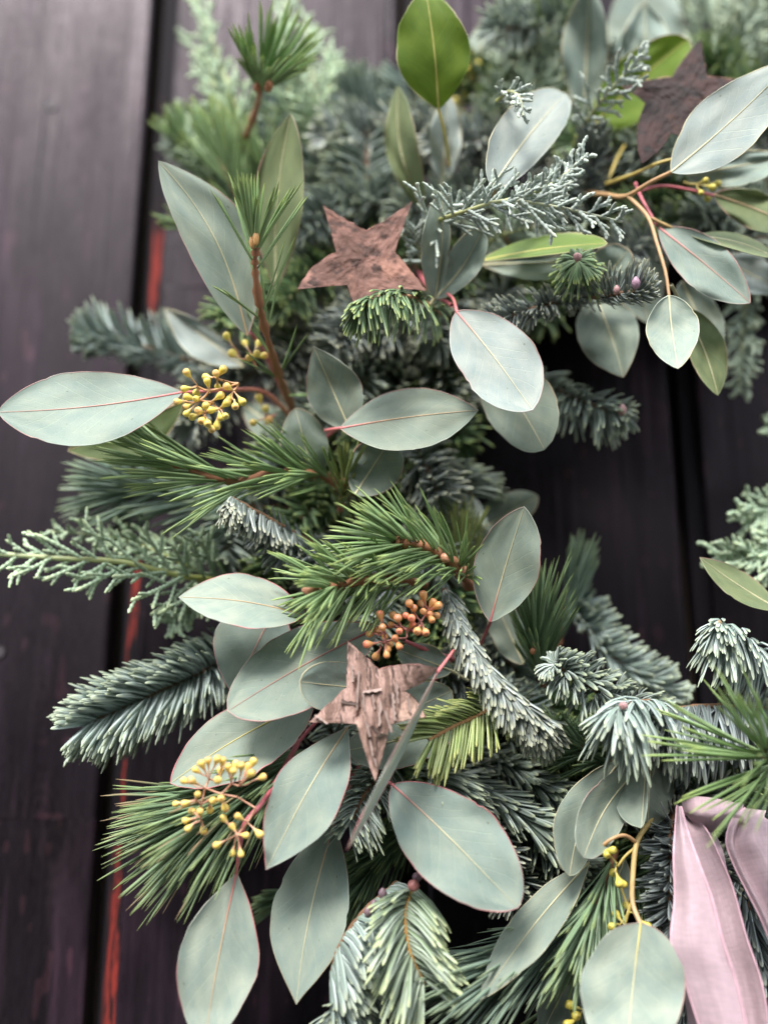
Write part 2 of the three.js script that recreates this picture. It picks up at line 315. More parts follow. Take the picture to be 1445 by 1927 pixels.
function bud(root, x, y, d, r, col, dirv, long, name = 'bud') {
  const s = pxm(x, y, d) * r, g = new THREE.SphereGeometry(1, 14, 12), p = g.attributes.position, c = [];
  for (let i = 0; i < p.count; i++) {
    const X = p.getX(i), Y = p.getY(i), Z = p.getZ(i), q = Math.atan2(Z, X), sca = Math.sin(q * 5 + Math.floor(Y * 4) * 1.6) * 0.5 + 0.5, k = 1 + 0.10 * sca * (1 - Y * Y), tp = Y > 0 ? 1 - 0.35 * Y * Y : 1;
    p.setXYZ(i, X * k * tp, Y * long, Z * k * tp); const f = 0.65 + 0.6 * sca + 0.2 * noise(X * 5, Y * 5); c.push(col[0] * f, col[1] * f, col[2] * f);
  }
  g.setAttribute('color', new THREE.Float32BufferAttribute(c, 3)); g.computeVertexNormals();
  const m = new THREE.Mesh(g, M.bud); m.name = name; m.castShadow = m.receiveShadow = true; m.scale.setScalar(s); m.position.copy(P(x, y, d)).sub(root.position); m.quaternion.setFromUnitVectors(V(0, 1, 0), V(dirv[0], -dirv[1], dirv[2]).normalize()); root.add(m); return m;
}
const CYP = { frost: { c: [0.185, 0.245, 0.200], s: [0.45, 0.505, 0.465], t: [0.48, 0.525, 0.42] }, sageOrShaded: { c: [0.156, 0.221, 0.156], s: [0.375, 0.45, 0.35], t: [0.437, 0.483, 0.31] }, fresh: { c: [0.195, 0.299, 0.169], s: [0.45, 0.562, 0.4], t: [0.483, 0.575, 0.345] } };
function scaleTwig(G, p0, dir, bend, L, r, pal, tone, sc) {
  const n = Math.max(4, Math.round(L / (sc * 4.2))), pts = [];
  for (let i = 0; i <= n; i++) { const t = i / n; pts.push(p0.clone().addScaledVector(dir, L * t).addScaledVector(bend, L * t * t)); }
  G.tube(pts, 5, (t, a) => r * (a % 2 ? 1.12 : 0.78) * (a === n ? 0.5 : 1), (t, k, a) => { const c = mix3(pal.c, pal.s, a % 2 ? 0.95 : 0.25), q = mix3(c, pal.t, smooth(0.7, 1, t)); return q.map((x) => x * tone); });
  return pts;
}
function cypressSprig(name, label, category, group, o) {
  const { path, L, n = 26, r = 4.2, pal = 'frost', stemCol = [0.30, 0.30, 0.08], stem = [4, 2.4], angle = 0.9, bias = [0, 0, 0], subs = 5, fall = 0.45, flat = 0.55, extra } = o;
  const c = pathOf(path), at = P(...path[0]), sc = pxm(...path[Math.floor(path.length / 2)]), pl = CYP[pal], b = V(bias[0], -bias[1], bias[2]);
  const root = thing(name, label, category, group, at); stemPart(root, path, stem[0], stem[1], stemCol, mix3(stemCol, pl.s, 0.6), 'stem', 0.15);
  const G = new Geo();
  for (let i = 0; i < n; i++) {
    const s = clamp((i + 0.6 * rnd()) / n * 0.99 + 0.01), p = c.getPoint(s), T = c.getTangent(clamp(s, 0, 0.999));
    const view = camera.position.clone().sub(p).normalize(), N1 = V(0, 0, 0).crossVectors(view, T).normalize(), N2 = V(0, 0, 0).crossVectors(T, N1).normalize();
    const side = i % 2 ? 1 : -1, ph = rr(-1, 1) * flat + (rnd() < 0.3 ? rr(-1, 1) : 0.25), rad = N1.clone().multiplyScalar(side * Math.cos(ph)).addScaledVector(N2, Math.sin(ph));
    const dir = T.clone().multiplyScalar(Math.cos(angle)).addScaledVector(rad, Math.sin(angle)).add(b).add(V(rr(-0.2, 0.2), rr(-0.2, 0.2), rr(-0.2, 0.2))).normalize();
    const len = L * sc * rr(0.55, 1.1) * lerp(1, fall, s), bv = T.clone().multiplyScalar(rr(0.05, 0.3)), tn = rr(0.75, 1.2);
    const pts = scaleTwig(G, p, dir, bv, len, r * sc * rr(0.85, 1.1), pl, tn, sc);
    const m = Math.round(subs * clamp(len / (L * sc), 0.4, 1));
    for (let k = 0; k < m; k++) {
      const q = pts[Math.min(pts.length - 2, 1 + Math.floor((k + 0.7) / m * (pts.length - 2)))], sd = k % 2 ? 1 : -1, ax = V(0, 0, 0).crossVectors(dir, N2).normalize();
      const d2 = dir.clone().multiplyScalar(0.75).addScaledVector(ax, sd * rr(0.4, 0.8)).addScaledVector(N2, rr(-0.5, 0.6)).normalize();
      scaleTwig(G, q, d2, dir.clone().multiplyScalar(0.15), len * rr(0.28, 0.52) * (1 - 0.4 * k / m), r * sc * rr(0.75, 1), pl, tn * rr(0.88, 1.12), sc);
    }
  }
  const f = part('scale_foliage', G.build(), M.cypress, root, root); f.userData.kind = 'stuff';
  return root;
}
// ---------------------------------------------------------------- ground and board wall
const ground = part('ground', new THREE.PlaneGeometry(14, 10, 1, 1).rotateX(-Math.PI / 2).translate(0, 0, 4.2), new THREE.MeshStandardMaterial({ roughness: 0.95, map: (() => { const t = dataTex(256, 256, (u, v, i, j) => { const n = 0.27 + 0.18 * (hash2(i >> 1, j >> 1) - 0.5) + 0.12 * (fbm(i / 24, j / 24) - 0.5); return [n, n * 0.98, n * 0.94]; }, true); t.wrapS = t.wrapT = THREE.RepeatWrapping; t.repeat.set(28, 20); return t; })() }), scene);
tag(ground, 'grey gravel yard below the board wall', undefined, undefined, 'structure');

const KNOTS = Array.from({ length: 15 }, (_, k) => [hash2(k, 61) * 1024, hash2(k, 62) * 2048, 9 + 9 * hash2(k, 63)]);
const stainTex = dataTex(1024, 2048, (u, v, i, j) => {          // 0.6 m x 1.2 m of dark wood stain
  const gr = fbm(i / 5, j / 210, 4), broad = fbm(i / 60 + 5, j / 330 + 3, 3), worn = smooth(0.56, 0.80, fbm(i / 46 + 31, j / 170 + 7, 4)), fine = hash2(i, j >> 3) - 0.5;
  let r = 0.074 + 0.05 * (gr - 0.5) + 0.07 * (broad - 0.5) + fine * 0.018, g = r * 0.79, b = r * 1.00;
  const strk = smooth(0.62, 0.80, fbm(i / 11 + 71, j / 120 + 13, 3)); r += worn * 0.075 + strk * 0.045; g += worn * 0.052 + strk * 0.031; b += worn * 0.066 + strk * 0.038;
  const fleck = smooth(0.83, 0.9, noise(i / 9, j / 22)) * 0.07; r += fleck; g += fleck * 0.55; b += fleck * 0.6;
  for (const [kx, ky, ks] of KNOTS) { const dx = (i - kx) / ks, dy = (j - ky) / (ks * 1.5), q = Math.hypot(dx, dy); if (q < 2.6) { const ring = 0.5 + 0.5 * Math.sin(q * 11 + 2 * noise(i / 8, j / 8)), k = smooth(2.6, 0.5, q); r += k * (0.026 * ring - 0.008); g += k * (0.020 * ring - 0.007); b += k * (0.018 * ring - 0.008); } }
  return [r, g, b];
}, true);
const stainBump = dataTex(1024, 2048, (u, v, i, j) => { const h = 0.5 + 0.6 * (fbm(i / 5, j / 210, 4) - 0.5) + 0.5 * (fbm(i / 80, j / 400, 2) - 0.5) + 0.2 * (fbm(i / 14, j / 40, 3) - 0.5); return [h, h, h]; });
const stainRough = dataTex(512, 1024, (u, v, i, j) => { const h = 0.37 + 0.30 * (fbm(i / 26, j / 120, 4) - 0.5) + 0.1 * (hash2(i, j >> 2) - 0.5); return [h, h, h]; });
for (const t of [stainTex, stainBump, stainRough]) t.wrapS = t.wrapT = THREE.RepeatWrapping;
const plankMat = new THREE.MeshPhysicalMaterial({ map: stainTex, bumpMap: stainBump, bumpScale: 0.0009, roughnessMap: stainRough, roughness: 1, specularIntensity: 0.31, specularColor: new THREE.Color().setRGB(1, 0.87, 0.98) });
const bareAt = [[-300, -.3], [100, -.22], [190, -.06], [300, -.25], [400, -.02], [480, .12], [590, .10], [680, -.2], [1000, -.1], [1110, .06], [1200, .08], [1300, -.1], [1450, -.02], [1560, .12], [1700, .3], [2200, .3], [3600, .1]].map(([y, k]) => [P(222, y, 0).y / 2.4, k]);   // where the primer is still bare, down the joint
const bareOf = (v) => { let i = 0; while (i < bareAt.length - 2 && v < bareAt[i + 1][0]) i++; const [v0, k0] = bareAt[i], [v1, k1] = bareAt[i + 1]; return lerp(k0, k1, clamp((v0 - v) / (v0 - v1))); };
const tongueTexture = (bare) => dataTex(128, 2048, (u, v, i, j) => {          // red primer left bare along the joint, with ragged edges; 2.4 m tall
  const edge = 0.50 + 0.55 * (fbm(j / 26, 3.3, 4) - 0.5), keep = smooth(0.36, 0.52, fbm(j / 24 + 4, i / 30 + 9, 4) + (bare < -0.1 ? bare   : bareOf(v) - 0.13)), band = smooth(edge + 0.28, edge + 0.16, u + 0.1 * (noise(i / 6, j / 5) - 0.5)) * keep, chip = smooth(0.55, 0.7, fbm(i / 9, j / 12, 3)) * 0.8;
  const a = band * smooth(0.16, 0.34, u + 0.12 * (noise(i / 9, j / 11) - 0.5)) * (1 - chip), n = 0.9 + 0.2 * noise(i / 3, j / 4); return [lerp(0.07, 0.47, a) * n, lerp(0.053, 0.165, a) * n, lerp(0.075, 0.14, a) * n];
}, true);
const tongueMats = [0.02, -0.6].map((bare) => { const map = tongueTexture(bare); map.wrapS = THREE.ClampToEdgeWrapping; map.wrapT = THREE.RepeatWrapping; return new THREE.MeshPhysicalMaterial({ map, roughness: 0.75, specularIntensity: 0.3 }); });
const X0 = P(222, 963, 0).x, PITCH = (P(1275, 963, 0).x - X0) / 2, SLOT = P(242, 963, 0).x - X0, TONG = P(274, 963, 0).x - X0, HT = 2.5;
const wall = thing('board_wall', 'dark stained vertical board wall with red primer showing in the joints', 'wall', undefined, V(X0, 0, 0));
function plankGeo(x0, x1, zf, th, bev) {
  const s = new THREE.Shape(), w = x1 - x0; s.moveTo(0, 0); s.lineTo(w, 0); s.lineTo(w, HT); s.lineTo(0, HT); s.closePath();
  const g = new THREE.ExtrudeGeometry(s, { depth: th - 2 * bev, bevelEnabled: true, bevelSize: bev, bevelThickness: bev, bevelOffset: -bev, bevelSegments: 3 });
  g.translate(x0, 0, zf - th + bev); return g;
}
for (let k = -4; k <= 9; k++) {
  const a = X0 + k * PITCH + TONG, b = X0 + (k + 1) * PITCH, g = plankGeo(a, b, 0, 0.021, 0.0022), p = g.attributes.position, uv = g.attributes.uv, shift = hash2(k + 40, 7);
  for (let i = 0; i < p.count; i++) uv.setXY(i, (p.getX(i) + p.getZ(i)) / 0.6 + shift * 3.7, p.getY(i) / 1.2 + shift * 5.3);
  const pl = part('plank', g, plankMat, wall, wall);
  const tg = plankGeo(X0 + k * PITCH + SLOT, a + 0.004, -0.005, 0.012, 0.0012), q = tg.attributes.position, tu = tg.attributes.uv, tx = X0 + k * PITCH + SLOT;
  for (let i = 0; i < q.count; i++) tu.setXY(i, clamp((q.getX(i) - tx) / (TONG - SLOT), 0.01, 0.99), q.getY(i) / 2.4 + (k ? hash2(k + 9, 3) : 0));
  part('tongue', tg, tongueMats[k === 0 ? 0 : 1], pl, wall);
  for (const y of [P(0, 210, 0).y, P(0, 1240, 0).y, P(0, 2350, 0).y]) for (const f of [0.3, 0.62]) {    // sunken nail heads under the stain
    const n = new THREE.CylinderGeometry(0.0032, 0.0034, 0.0018, 14).rotateX(Math.PI / 2); n.translate(lerp(a, b, f + 0.08 * (hash2(k, 5) - 0.5)), y + 0.012 * (hash2(k + 3, 8) - 0.5), 0.0002);
    part('nail', n, M.nail ??= new THREE.MeshStandardMaterial({ color: new THREE.Color().setRGB(0.03, 0.025, 0.03), roughness: 0.6, metalness: 0.3 }), pl, wall);
  }
}
const back = part('backing', new THREE.BoxGeometry(15 * PITCH, HT, 0.02).translate(X0 + 3 * PITCH, HT / 2, -0.034), new THREE.MeshStandardMaterial({ color: new THREE.Color().setRGB(0.055, 0.040, 0.032), roughness: 0.9 }), wall, wall);

// unseen clipped hedgerow, added to close off the low sky the boards mirror
{
  const h = thing('added_hedge', 'tall clipped evergreen hedgerow added out of view across the yard, facing the board wall', 'added_hedge', undefined, V(0, 0, 3.9)), g = new THREE.BoxGeometry(13, 2.4, 1.3, 130, 28, 14), p = g.attributes.position, col = [];
  for (let i = 0; i < p.count; i++) { const x = p.getX(i), y = p.getY(i), z = p.getZ(i), n = fbm(x * 3 + z * 2.3, y * 3 + z, 4) - 0.5; p.setXYZ(i, x + 0.1 * n, y + 1.2 + (y > 1 ? 0.16 * n : 0), z * (1 + 0.35 * n)); const f = 0.6 + 0.8 * hash2(i, 2); col.push(0.030 * f, 0.046 * f, 0.022 * f); }
  g.setAttribute('color', new THREE.Float32BufferAttribute(col, 3)); g.computeVertexNormals();
  const m = new THREE.Mesh(g, M.bark); m.name = 'foliage'; m.castShadow = m.receiveShadow = true; h.add(m);
}

// the straw ring that carries the sprigs
const RC = [1300, 930];
{
  const c = P(RC[0], RC[1], 0.03), R = 610 * pxm(RC[0], RC[1], 0.03), g = new THREE.TorusGeometry(R, 0.027, 14, 120), p = g.attributes.position, col = [];
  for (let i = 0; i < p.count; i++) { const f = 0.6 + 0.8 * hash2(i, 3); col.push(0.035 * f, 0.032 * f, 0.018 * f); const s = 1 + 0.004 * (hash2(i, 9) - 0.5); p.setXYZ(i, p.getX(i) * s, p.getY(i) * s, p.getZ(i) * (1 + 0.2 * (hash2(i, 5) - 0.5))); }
  g.setAttribute('color', new THREE.Float32BufferAttribute(col, 3)); g.computeVertexNormals();
  const ring = thing('wreath_ring', 'dark moss-wrapped ring at the core of the wreath, under the sprigs', 'wreath', undefined, c);
  const m = new THREE.Mesh(g, M.bark); m.name = 'moss_wrap'; m.castShadow = m.receiveShadow = true; ring.add(m);
  const hook = new Geo(); hook.tube(curve([V(0, R, 0), V(0, R + 0.10, -0.015), V(0, R + 0.22, -0.026), V(0, R + 0.235, -0.029)]).getPoints(16), 6, () => 0.0012, () => [0.12, 0.12, 0.12]);
  const h = new THREE.Mesh(hook.build(), M.twig); h.name = 'hanging_wire'; h.castShadow = h.receiveShadow = true; ring.add(h);
}

// ---------------------------------------------------------------- birch bark stars
function barkTexture(kind, w = 512) {
  const R = { warm: [[0.35, 0.24, 0.205], [0.48, 0.345, 0.305], [0.60, 0.435, 0.375], [0.22, 0.145, 0.12]], dark: [[0.135, 0.070, 0.058], [0.20, 0.112, 0.095], [0.30, 0.175, 0.115], [0.08, 0.044, 0.038]], mauve: [[0.43, 0.335, 0.295], [0.62, 0.505, 0.465], [0.71, 0.59, 0.53], [0.19, 0.14, 0.115]] }[kind];
  const col = dataTex(w, w, (u, v, i, j) => {
    const s = kind === 'mauve' ? fbm(i / 13 + fbm(i / 70, j / 70) * 5, j / 120, 5) : fbm(i / 60, j / 48, 4), big = fbm(i / 90 + 3, j / 110 + 8, 3), fine = noise(i / 1.7, j / (kind === 'mauve' ? 8 : 2.5)) - 0.5;
    let c = mix3(R[0], R[1], smooth(0.32, 0.62, s)); c = mix3(c, R[2], smooth(0.50, 0.72, big) * 0.8);
    const dk = kind === 'mauve' ? Math.max(smooth(0.60, 0.74, fbm(i / 10 + 40, j / 44 + 2, 4)) * 0.75, smooth(0.70, 0.92, v + (fbm(i / 22, j / 34, 3) - 0.5) * 0.42) * smooth(0.35, 0.62, fbm(i / 12, j / 30, 3)) * 0.9) : smooth(0.58, 0.78, fbm(i / 44 + 12, j / 36 + 2, 4)) * 0.9;
    c = mix3(c, R[3], dk); const f = 1 + fine * 0.22; return [c[0] * f, c[1] * f, c[2] * f];
  }, true);
  const bump = dataTex(w, w, (u, v, i, j) => { const h = 0.5 + 0.7 * ((kind === 'mauve' ? fbm(i / 13 + fbm(i / 70, j / 70) * 5, j / 120, 5) : fbm(i / 20, j / 16, 5)) - 0.5) + 0.25 * (noise(i / 2, j / 5) - 0.5); return [h, h, h]; });
  return [col, bump];
}
function flakeGeo(x, y, d, len, wid, ang, lift) {   // a shard of bark that has come loose along one edge and curls up off the star
  const sc = pxm(x, y, d), G = new Geo(), n = 8, m = 12, ax = V(Math.cos(ang), -Math.sin(ang), 0).normalize(), s0 = V(ax.y, -ax.x, 0).multiplyScalar(rnd() < 0.5 ? -1 : 1), c = P(x, y, d), ph = rnd() * 90, thin = 0.0003;
  for (let k = 0; k < 2; k++) for (let i = 0; i <= m; i++) for (let j = 0; j <= n; j++) {
    const t = i / m - 0.5, q = j / n, w = wid * Math.pow(Math.cos(t * 2.7) * 0.5 + 0.5, 0.6) * (0.75 + 0.7 * (noise(i * 0.8 + ph, 2) - 0.3)), a = q * lift;
    const p = c.clone().addScaledVector(ax, (t * len + 2.5 * (noise(j * 0.7, i * 0.4 + ph) - 0.5)) * sc).addScaledVector(s0, Math.sin(a) / Math.max(0.4, lift) * w * sc * 1.4);
    p.z += (1 - Math.cos(a)) / Math.max(0.4, lift) * w * sc * 1.5 - k * thin - (q < 0.05 ? 0.0008 : 0);
    const f = 0.7 + 0.6 * noise(i * 0.9 + ph, j * 0.9), b = k ? [0.28, 0.155, 0.135] : [0.32, 0.235, 0.205]; G.v(p, V(0, 0, 1), b.map((z) => z * f), i / m, j / n);
  }
  const A = (k, i, j) => k * (m + 1) * (n + 1) + i * (n + 1) + j;
  for (let k = 0; k < 2; k++) for (let i = 0; i < m; i++) for (let j = 0; j < n; j++) G.i.push(A(k, i, j), A(k, i + 1, j), A(k, i, j + 1), A(k, i, j + 1), A(k, i + 1, j), A(k, i + 1, j + 1));
  for (let i = 0; i < m; i++) for (const j of [0, n]) G.i.push(A(0, i, j), A(0, i + 1, j), A(1, i, j), A(1, i, j), A(0, i + 1, j), A(1, i + 1, j));
  return G.build(false);
}
function barkStar(label, kind, verts, depth, relief, thick, edgeCol, flakes = [], groove = () => 0) {
  const out = [];   // verts: [x, y, bow of the edge that follows]
  verts.forEach(([x, y, bow = 0], i) => { const [x2, y2] = verts[(i + 1) % verts.length], n = 16, dx = x2 - x, dy = y2 - y, l = Math.hypot(dx, dy); for (let k = 0; k < n; k++) { const t = k / n, o = bow * 4 * t * (1 - t) + (noise(i * 9 + k * 0.8, 3) - 0.5) * 2.2 * Math.sin(Math.PI * t); out.push([x + dx * t - dy / l * o, y + dy * t + dx / l * o]); } });
  const cx = verts.reduce((s, v) => s + v[0], 0) / verts.length, cy = verts.reduce((s, v) => s + v[1], 0) / verts.length, xs = verts.map((v) => v[0]), ys = verts.map((v) => v[1]);
  const bx = Math.min(...xs), by = Math.min(...ys), bw = Math.max(...xs) - bx, bh = Math.max(...ys) - by, rings = 26, N = out.length;
  const D = (x, y) => depth((x - bx) / bw, (y - by) / bh), surf = (r, i, back) => { const x = cx + (out[i][0] - cx) * r, y = cy + (out[i][1] - cy) * r; const rel = back ? -thick : relief * (fbm(x / 7 + fbm(x / 40, y / 40) * 3, y / (kind === 'mauve' ? 46 : 9), 4) - 0.5) * smooth(1.02, 0.9, r) - groove(x, y); return P(x, y, D(x, y) + rel); };
  const root = thing('bark_star', label, 'star', 'birch bark stars on the wreath', P(cx, cy, D(cx, cy)));
  const [map, bumpMap] = barkTexture(kind), mat = new THREE.MeshStandardMaterial({ map, bumpMap, bumpScale: kind === 'mauve' ? 0.0007 : 0.0004, roughness: 0.82, side: THREE.DoubleSide });
  const at0 = P(cx, cy, D(cx, cy)), size = bh * pxm(cx, cy, D(cx, cy)) * 1.15, uvOf = (p) => { const x = p.x - at0.x, y = Math.hypot(p.y - at0.y, p.z - at0.z) * Math.sign(p.y - at0.y), a = 0.06; return [0.5 + (x * Math.cos(a) + y * Math.sin(a)) / size, 0.5 + (y * Math.cos(a) - x * Math.sin(a)) / size]; };   // metres along the bark
  const face = (back) => { const G = new Geo(); for (let q = 0; q <= rings; q++) for (let i = 0; i < N; i++) { const r = q / rings; const p = surf(r, i, back); G.v(p, V(0, 0, 1), [1, 1, 1], ...uvOf(p)); } for (let q = 0; q < rings; q++) for (let i = 0; i < N; i++) { const j = (i + 1) % N, A = q * N + i, B = q * N + j, C = A + N, E = B + N; if (back) G.i.push(A, B, C, B, E, C); else G.i.push(A, C, B, B, C, E); } return G.build(false); };
  part('bark_face', face(false), mat, root, root);
  part('bark_back', face(true), mat, root, root);
  const E = new Geo(); for (let i = 0; i <= N; i++) for (let k = 0; k <= 3; k++) { const a = surf(1, i % N, false).lerp(surf(1, i % N, true), k / 3), f = 0.75 + 0.5 * hash2(i, k); const q = a.clone().sub(P(cx, cy, D(cx, cy))); q.z = 0; q.normalize(); E.v(a.addScaledVector(q, 0.00045 * (hash2(i, k + 7) - 0.5) + 0.0002), q, edgeCol.map((x) => x * f)); }
  for (let i = 0; i < N; i++) for (let k = 0; k < 3; k++) { const A = i * 4 + k, B = A + 1, C = A + 4, F = A + 5; E.i.push(A, C, B, B, C, F); }
  part('cut_edge', E.build(false), M.bark, root, root);
  for (const [x, y, len, rad, ang, arc] of flakes) part('bark_curl', flakeGeo(x, y, D(x, y) + 0.0010, len * 1.2, rad * 1.1, ang, arc * 1.15), M.bark, root, root);
  return root;
}
barkStar('pale mauve birch bark star with peeling curls, under the orange berries', 'mauve',
  [[653, 1205, -1], [713, 1260, -9], [821, 1258, -9], [756, 1297, -7], [800, 1350, 3], [733, 1364, -1], [706, 1471, -1], [671, 1362], [582, 1359], [652, 1294, 1]],
  (u, v) => 0.130 + 0.018 * smooth(0.55, 1, u) * smooth(0.5, 0.1, v) + 0.006 * v + 0.004 * Math.sin(u * 3), 0.0014, 0.0042, [0.33, 0.145, 0.12],
  [[657, 1326, 26, 6, 0.2, 0.9], [700, 1297, 30, 6, -0.15, 0.9], [687, 1322, 30, 6, 1.5, 1.3], [701, 1322, 22, 5, 1.4, 1.4], [745, 1303, 34, 7, 1.5, 1.5], [690, 1372, 26, 6, 1.3, 1.3], [706, 1376, 20, 6, 0.8, 1.5], [717, 1386, 18, 6, -0.4, 1.6], [728, 1358, 36, 5, 1.25, 0.9], [703, 1432, 20, 5, 1.2, 1.3], [606, 1352, 24, 4, 0.6, 0.8], [772, 1326, 26, 5, 1.4, 1.2], [676, 1300, 60, 4, 1.62, 0.8], [697, 1408, 26, 4, 1.4, 1.0], [661, 1268, 26, 4, 1.5, 0.8], [738, 1330, 44, 5, 1.5, 0.9], [712, 1342, 40, 5, 1.6, 0.8]],
  (x, y) => 0.0026 * Math.exp(-(((x - 674 - 4 * Math.sin(y / 11)) / 4) ** 2)) * smooth(1268, 1284, y) * smooth(1362, 1346, y) + 0.002 * Math.exp(-(((x - 700 - 5 * Math.sin(y / 15)) / 3) ** 2)) * smooth(1380, 1392, y) * smooth(1450, 1430, y));
barkStar('reddish brown bark star with a fir tip across its lowest point', 'warm',
  [[608, 387, 1], [689, 435, 1], [775, 381, 1], [743, 475, -2], [801, 547, 2], [719, 544], [672, 590], [653, 536], [560, 544, -9], [633, 475, 1]],
  (u, v) => 0.112 + 0.012 * smooth(0.3, 0, u) * smooth(0.5, 0.9, v) + 0.010 * v, 0.0016, 0.0055, [0.34, 0.155, 0.125]);
barkStar('dark chocolate bark star against a bright green leaf', 'dark',
  [[1318, 74, 1], [1330, 145, -2], [1392, 153], [1348, 200], [1352, 275], [1262, 250, -6], [1207, 308, -11], [1214, 194, 1], [1170, 164, -3], [1264, 145, -3]],
  (u, v) => 0.098 + 0.010 * smooth(0.35, 0, u) * smooth(0.6, 1, v) + 0.012 * v, 0.0012, 0.0042, [0.34, 0.16, 0.125]);

// ---------------------------------------------------------------- ribbon
const weave = dataTex(256, 256, (u, v, i, j) => { const h = 0.5 + 0.22 * Math.sin(i * Math.PI / 2) + 0.22 * Math.sin(j * Math.PI / 2) + 0.25 * (hash2(i, j) - 0.5); return [h, h, h]; });
weave.wrapS = weave.wrapT = THREE.RepeatWrapping; weave.repeat.set(7, 14);
const slub = dataTex(256, 512, (u, v, i, j) => { const n = 0.93 + 0.10 * (fbm(i / 3, j / 40, 3) - 0.5) + 0.10 * (fbm(i / 44, j / 4, 3) - 0.5) + 0.06 * (fbm(i / 40, j / 60, 3) - 0.5); return [n, n * 0.99, n]; }, true);
const ribbonMat = new THREE.MeshPhysicalMaterial({ color: new THREE.Color().setRGB(0.64, 0.475, 0.515), map: slub, bumpMap: weave, bumpScale: 0.00012, roughness: 0.6, sheen: 0.5, sheenColor: new THREE.Color(0.9, 0.75, 0.8), sheenRoughness: 0.5, side: THREE.DoubleSide });
function sheet(rows, nu = 56, nv = 26) {      // a spline surface through rows of [x, y, d]
  const cs = rows.map((r) => curve(r.map(([x, y, d]) => P(x, y, d)))), G = new Geo(), ps = cs.map((c) => Array.from({ length: nv + 1 }, (_, j) => c.getPoint(j / nv)));
  for (let j = 0; j <= nv; j++) { const c = curve(ps.map((r) => r[j])); for (let i = 0; i <= nu; i++) { const p = c.getPoint(i / nu); p.z += 0.0009 * (fbm(i / 6 + rows[0][0][0], j / 5, 3) - 0.5); G.v(p, V(0, 0, 1), [1, 1, 1], j / nv, i / nu); } }
  for (let j = 0; j < nv; j++) for (let i = 0; i < nu; i++) { const A = j * (nu + 1) + i, B = A + 1, C = A + nu + 1, D = C + 1; G.i.push(A, B, C, B, D, C); }
  return G.build(false);
}
{
  const r = thing('ribbon', 'dusty pink silk ribbon tied over the lower part of the wreath', 'ribbon', undefined, P(1335, 1530, 0.1));
  const hem = (list) => { const G = new Geo(); G.tube(pathOf(list).getPoints(60), 6, () => 0.00055, (t) => { const f = 0.9 + 0.25 * hash2(Math.round(t * 60), 4); return [0.55 * f, 0.35 * f, 0.41 * f]; }, 0.7); return G.build(); };
  const L = [[1273, 1516, .100], [1270, 1560, .118], [1267, 1610, .126], [1269, 1690, .130], [1263, 1779, .136], [1284, 1834, .138], [1313, 1925, .140], [1345, 2010, .140]];
  const C = [[1281, 1518, .106], [1296, 1572, .126], [1315, 1625, .133], [1338, 1688, .137], [1362, 1779, .141], [1384, 1846, .142], [1402, 1925, .143], [1418, 2010, .142]];
  const tail = part('tail', sheet(L.map((l, i) => [l, [lerp(l[0], C[i][0], 0.5), lerp(l[1], C[i][1], 0.5), lerp(l[2], C[i][2], 0.5) + 0.006], C[i]])), ribbonMat, r, r);
  const R = [[1297, 1520, .098], [1331, 1566, .112], [1354, 1612, .118], [1378, 1672, .122], [1404, 1765, .128], [1431, 1846, .131], [1445, 1925, .132], [1452, 2010, .132]];
  part('fold', sheet(C.map((c, i) => [[c[0] - 14, c[1], c[2] - 0.020], [lerp(c[0], R[i][0], 0.3), lerp(c[1], R[i][1], 0.3), lerp(c[2], R[i][2], 0.3) - 0.016], [lerp(c[0], R[i][0], 0.75), lerp(c[1], R[i][1], 0.75), R[i][2] - 0.003], R[i]])), ribbonMat, tail, r);
  part('selvedge', hem(C.map(([x, y, d]) => [x, y, d + .0004])), M.twig, tail, r); part('selvedge', hem(R), M.twig, tail, r); part('selvedge', hem(L), M.twig, tail, r);
  part('tail', sheet([[[1292, 1530, .09], [1330, 1540, .092], [1342, 1560, .094]], [[1310, 1590, .10], [1340, 1590, .105], [1362, 1610, .104]], [[1330, 1660, .104], [1360, 1660, .109], [1376, 1690, .106]], [[1350, 1760, .10], [1370, 1760, .106], [1384, 1790, .10]]]), ribbonMat, r, r);
  part('tail', sheet([[[1280, 1800, .118], [1296, 1810, .12], [1312, 1850, .118]], [[1286, 1860, .118], [1306, 1870, .122], [1330, 1900, .118]], [[1293, 1915, .118], [1316, 1930, .122], [1350, 1950, .118]], [[1306, 2000, .118], [1330, 2000, .122], [1370, 2010, .118]]]), ribbonMat, r, r);
  part('loop', sheet([[[1280, 1506, .096], [1288, 1530, .100], [1300, 1545, .098]], [[1306, 1499, .106], [1310, 1530, .112], [1318, 1556, .104]], [[1340, 1501, .108], [1342, 1534, .115], [1338, 1566, .104]], [[1372, 1508, .104], [1368, 1530, .109], [1362, 1556, .10]], [[1398, 1512, .094], [1396, 1530, .098], [1392, 1548, .092]]]), ribbonMat, r, r);
  const L2 = [[1401, 1521, .100], [1384, 1534, .112], [1374, 1548, .116], [1366, 1584, .120], [1378, 1622, .122], [1403, 1673, .126], [1428, 1722, .130], [1450, 1775, .132], [1480, 1850, .134]];
  const off = [[40, 4], [56, 6], [90, 0], [110, -10], [120, -14], [125, -14], [128, -14], [130, -14], [130, -14]];
  const t2 = part('tail', sheet(L2.map((l, i) => [l, [l[0] + 11, l[1] + 1, l[2] + 0.0045], [l[0] + 18, l[1] + 1, l[2] + 0.001], [l[0] + off[i][0] * 0.45, l[1] + off[i][1] * 0.5, l[2] + 0.009], [l[0] + off[i][0], l[1] + off[i][1], l[2]]])), ribbonMat, r, r);
  part('selvedge', hem(L2), M.twig, t2, r);
